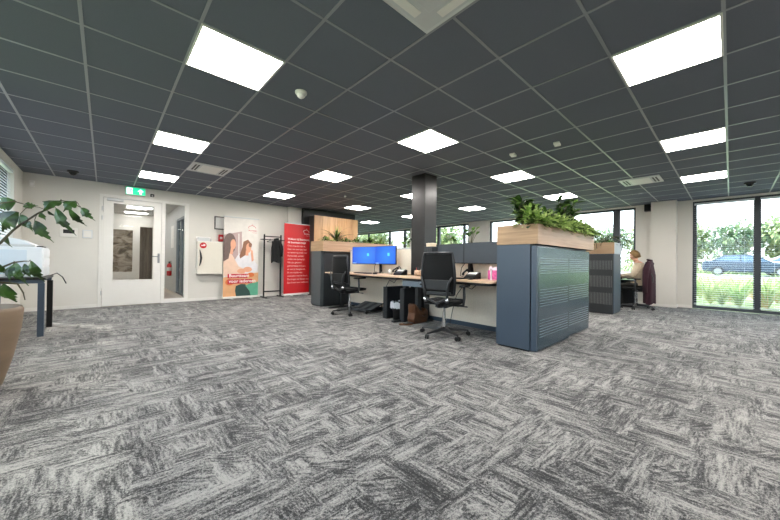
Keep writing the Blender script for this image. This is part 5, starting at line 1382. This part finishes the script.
for k in range(3):
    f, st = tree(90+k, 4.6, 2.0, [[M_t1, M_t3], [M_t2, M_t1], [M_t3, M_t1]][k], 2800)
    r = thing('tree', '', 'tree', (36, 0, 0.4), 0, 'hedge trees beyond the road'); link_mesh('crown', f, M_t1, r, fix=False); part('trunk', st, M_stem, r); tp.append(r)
rg = random.Random(14)
T_LB = 'bushy green tree in the row beyond the road, seen through the right windows'
k = 0
for y in [-13+3.1*i for i in range(8)]:
    loc = (39.5+rg.uniform(-1, 1.5), y+rg.uniform(-0.5, 0.5), 0.38)
    if k < 3: tp[k].location = loc; tp[k]['label'] = T_LB
    else: copy_thing(tp[k % 3], loc, rg.uniform(0, 6), T_LB, scale=rg.uniform(0.9, 1.12))
    k += 1
T2 = 'sunlit garden tree seen through the far windows behind the desks'
for (x, y, s) in [(20, 6.2, 0.52), (19, 14.5, 1.0), (21, 18.9, 1.05), (20, 23.2, 1.0), (22, 27.6, 1.1), (20, 32, 1.0)]:
    copy_thing(tp[2], (x, y, 0.0 if x < 21 else 0.15), rg.uniform(0, 6), T2, 'garden trees outside the far windows', scale=s); k += 1
# cars on the road
def car(label, loc, paint, rz=0):
    r = thing('car', label, 'car', loc, rz)      # length along y, nose towards -y
    prof = [(-2.25, 0.35), (-2.2, 0.62), (-1.95, 0.78), (-1.15, 0.92), (-0.45, 1.36), (0.2, 1.46), (1.1, 1.42), (1.75, 1.12), (2.15, 0.98), (2.22, 0.6), (2.18, 0.32), (1.75, 0.28), (-1.9, 0.26)]
    b = MB(); b.prism(prof[:3]+[(-1.15, 0.92), (1.75, 1.02)]+prof[8:], 0, -0.88, 0.88); part('body', b, paint, r, bevel=0.08, segs=3)
    b = MB(); b.prism([(-1.12, 0.90), (-0.45, 1.36), (0.2, 1.46), (1.1, 1.42), (1.78, 1.0)], 0, -0.74, 0.74); part('roof', b, paint, r, bevel=0.06, segs=3)
    mg = MATS.get('car glass') or mat('car glass', '#5d7488', 0.1)
    b = MB()
    for s in (-1, 1): b.prism([(-0.88, 0.97), (-0.42, 1.28), (0.18, 1.38), (0.30, 1.38), (0.30, 0.99)], 0, s*0.742, s*0.75); b.prism([(0.38, 0.99), (0.38, 1.38), (1.05, 1.34), (1.5, 1.05)], 0, s*0.742, s*0.75)
    part('side_window', b, mg, r)
    for y in (-1.4, 1.4):
        for s in (-1, 1):
            b = MB(); Mx = Matrix.Translation((s*0.80, y, 0.32)) @ Matrix.Rotation(pi/2, 4, 'Y')
            b.cyl((0, 0), 0.32, -0.10, 0.10, M=Mx, n=24, m=M_black); b.cyl((0, 0), 0.20, -0.105, 0.105, M=Mx, n=16, m=M_steel); part('wheel', b, M_black, r)
    for s in (-1, 1):
        b = MB(); b.box(s*0.55-0.18, s*0.55+0.18, -2.24, -2.12, 0.60, 0.72); part('headlight', b, M_papw, r)
    return r
car('blue-grey car parked on the road beyond the tall right window', (32.5, -0.8, 0.382), mat('blue grey car paint', '#3d4a58', 0.25, metal=0.3, var=0.02))
car('white car behind the window mullion, right of the blue-grey car', (34.6, -3.4, 0.382), mat('white car paint', '#e8ebee', 0.25, var=0.01))
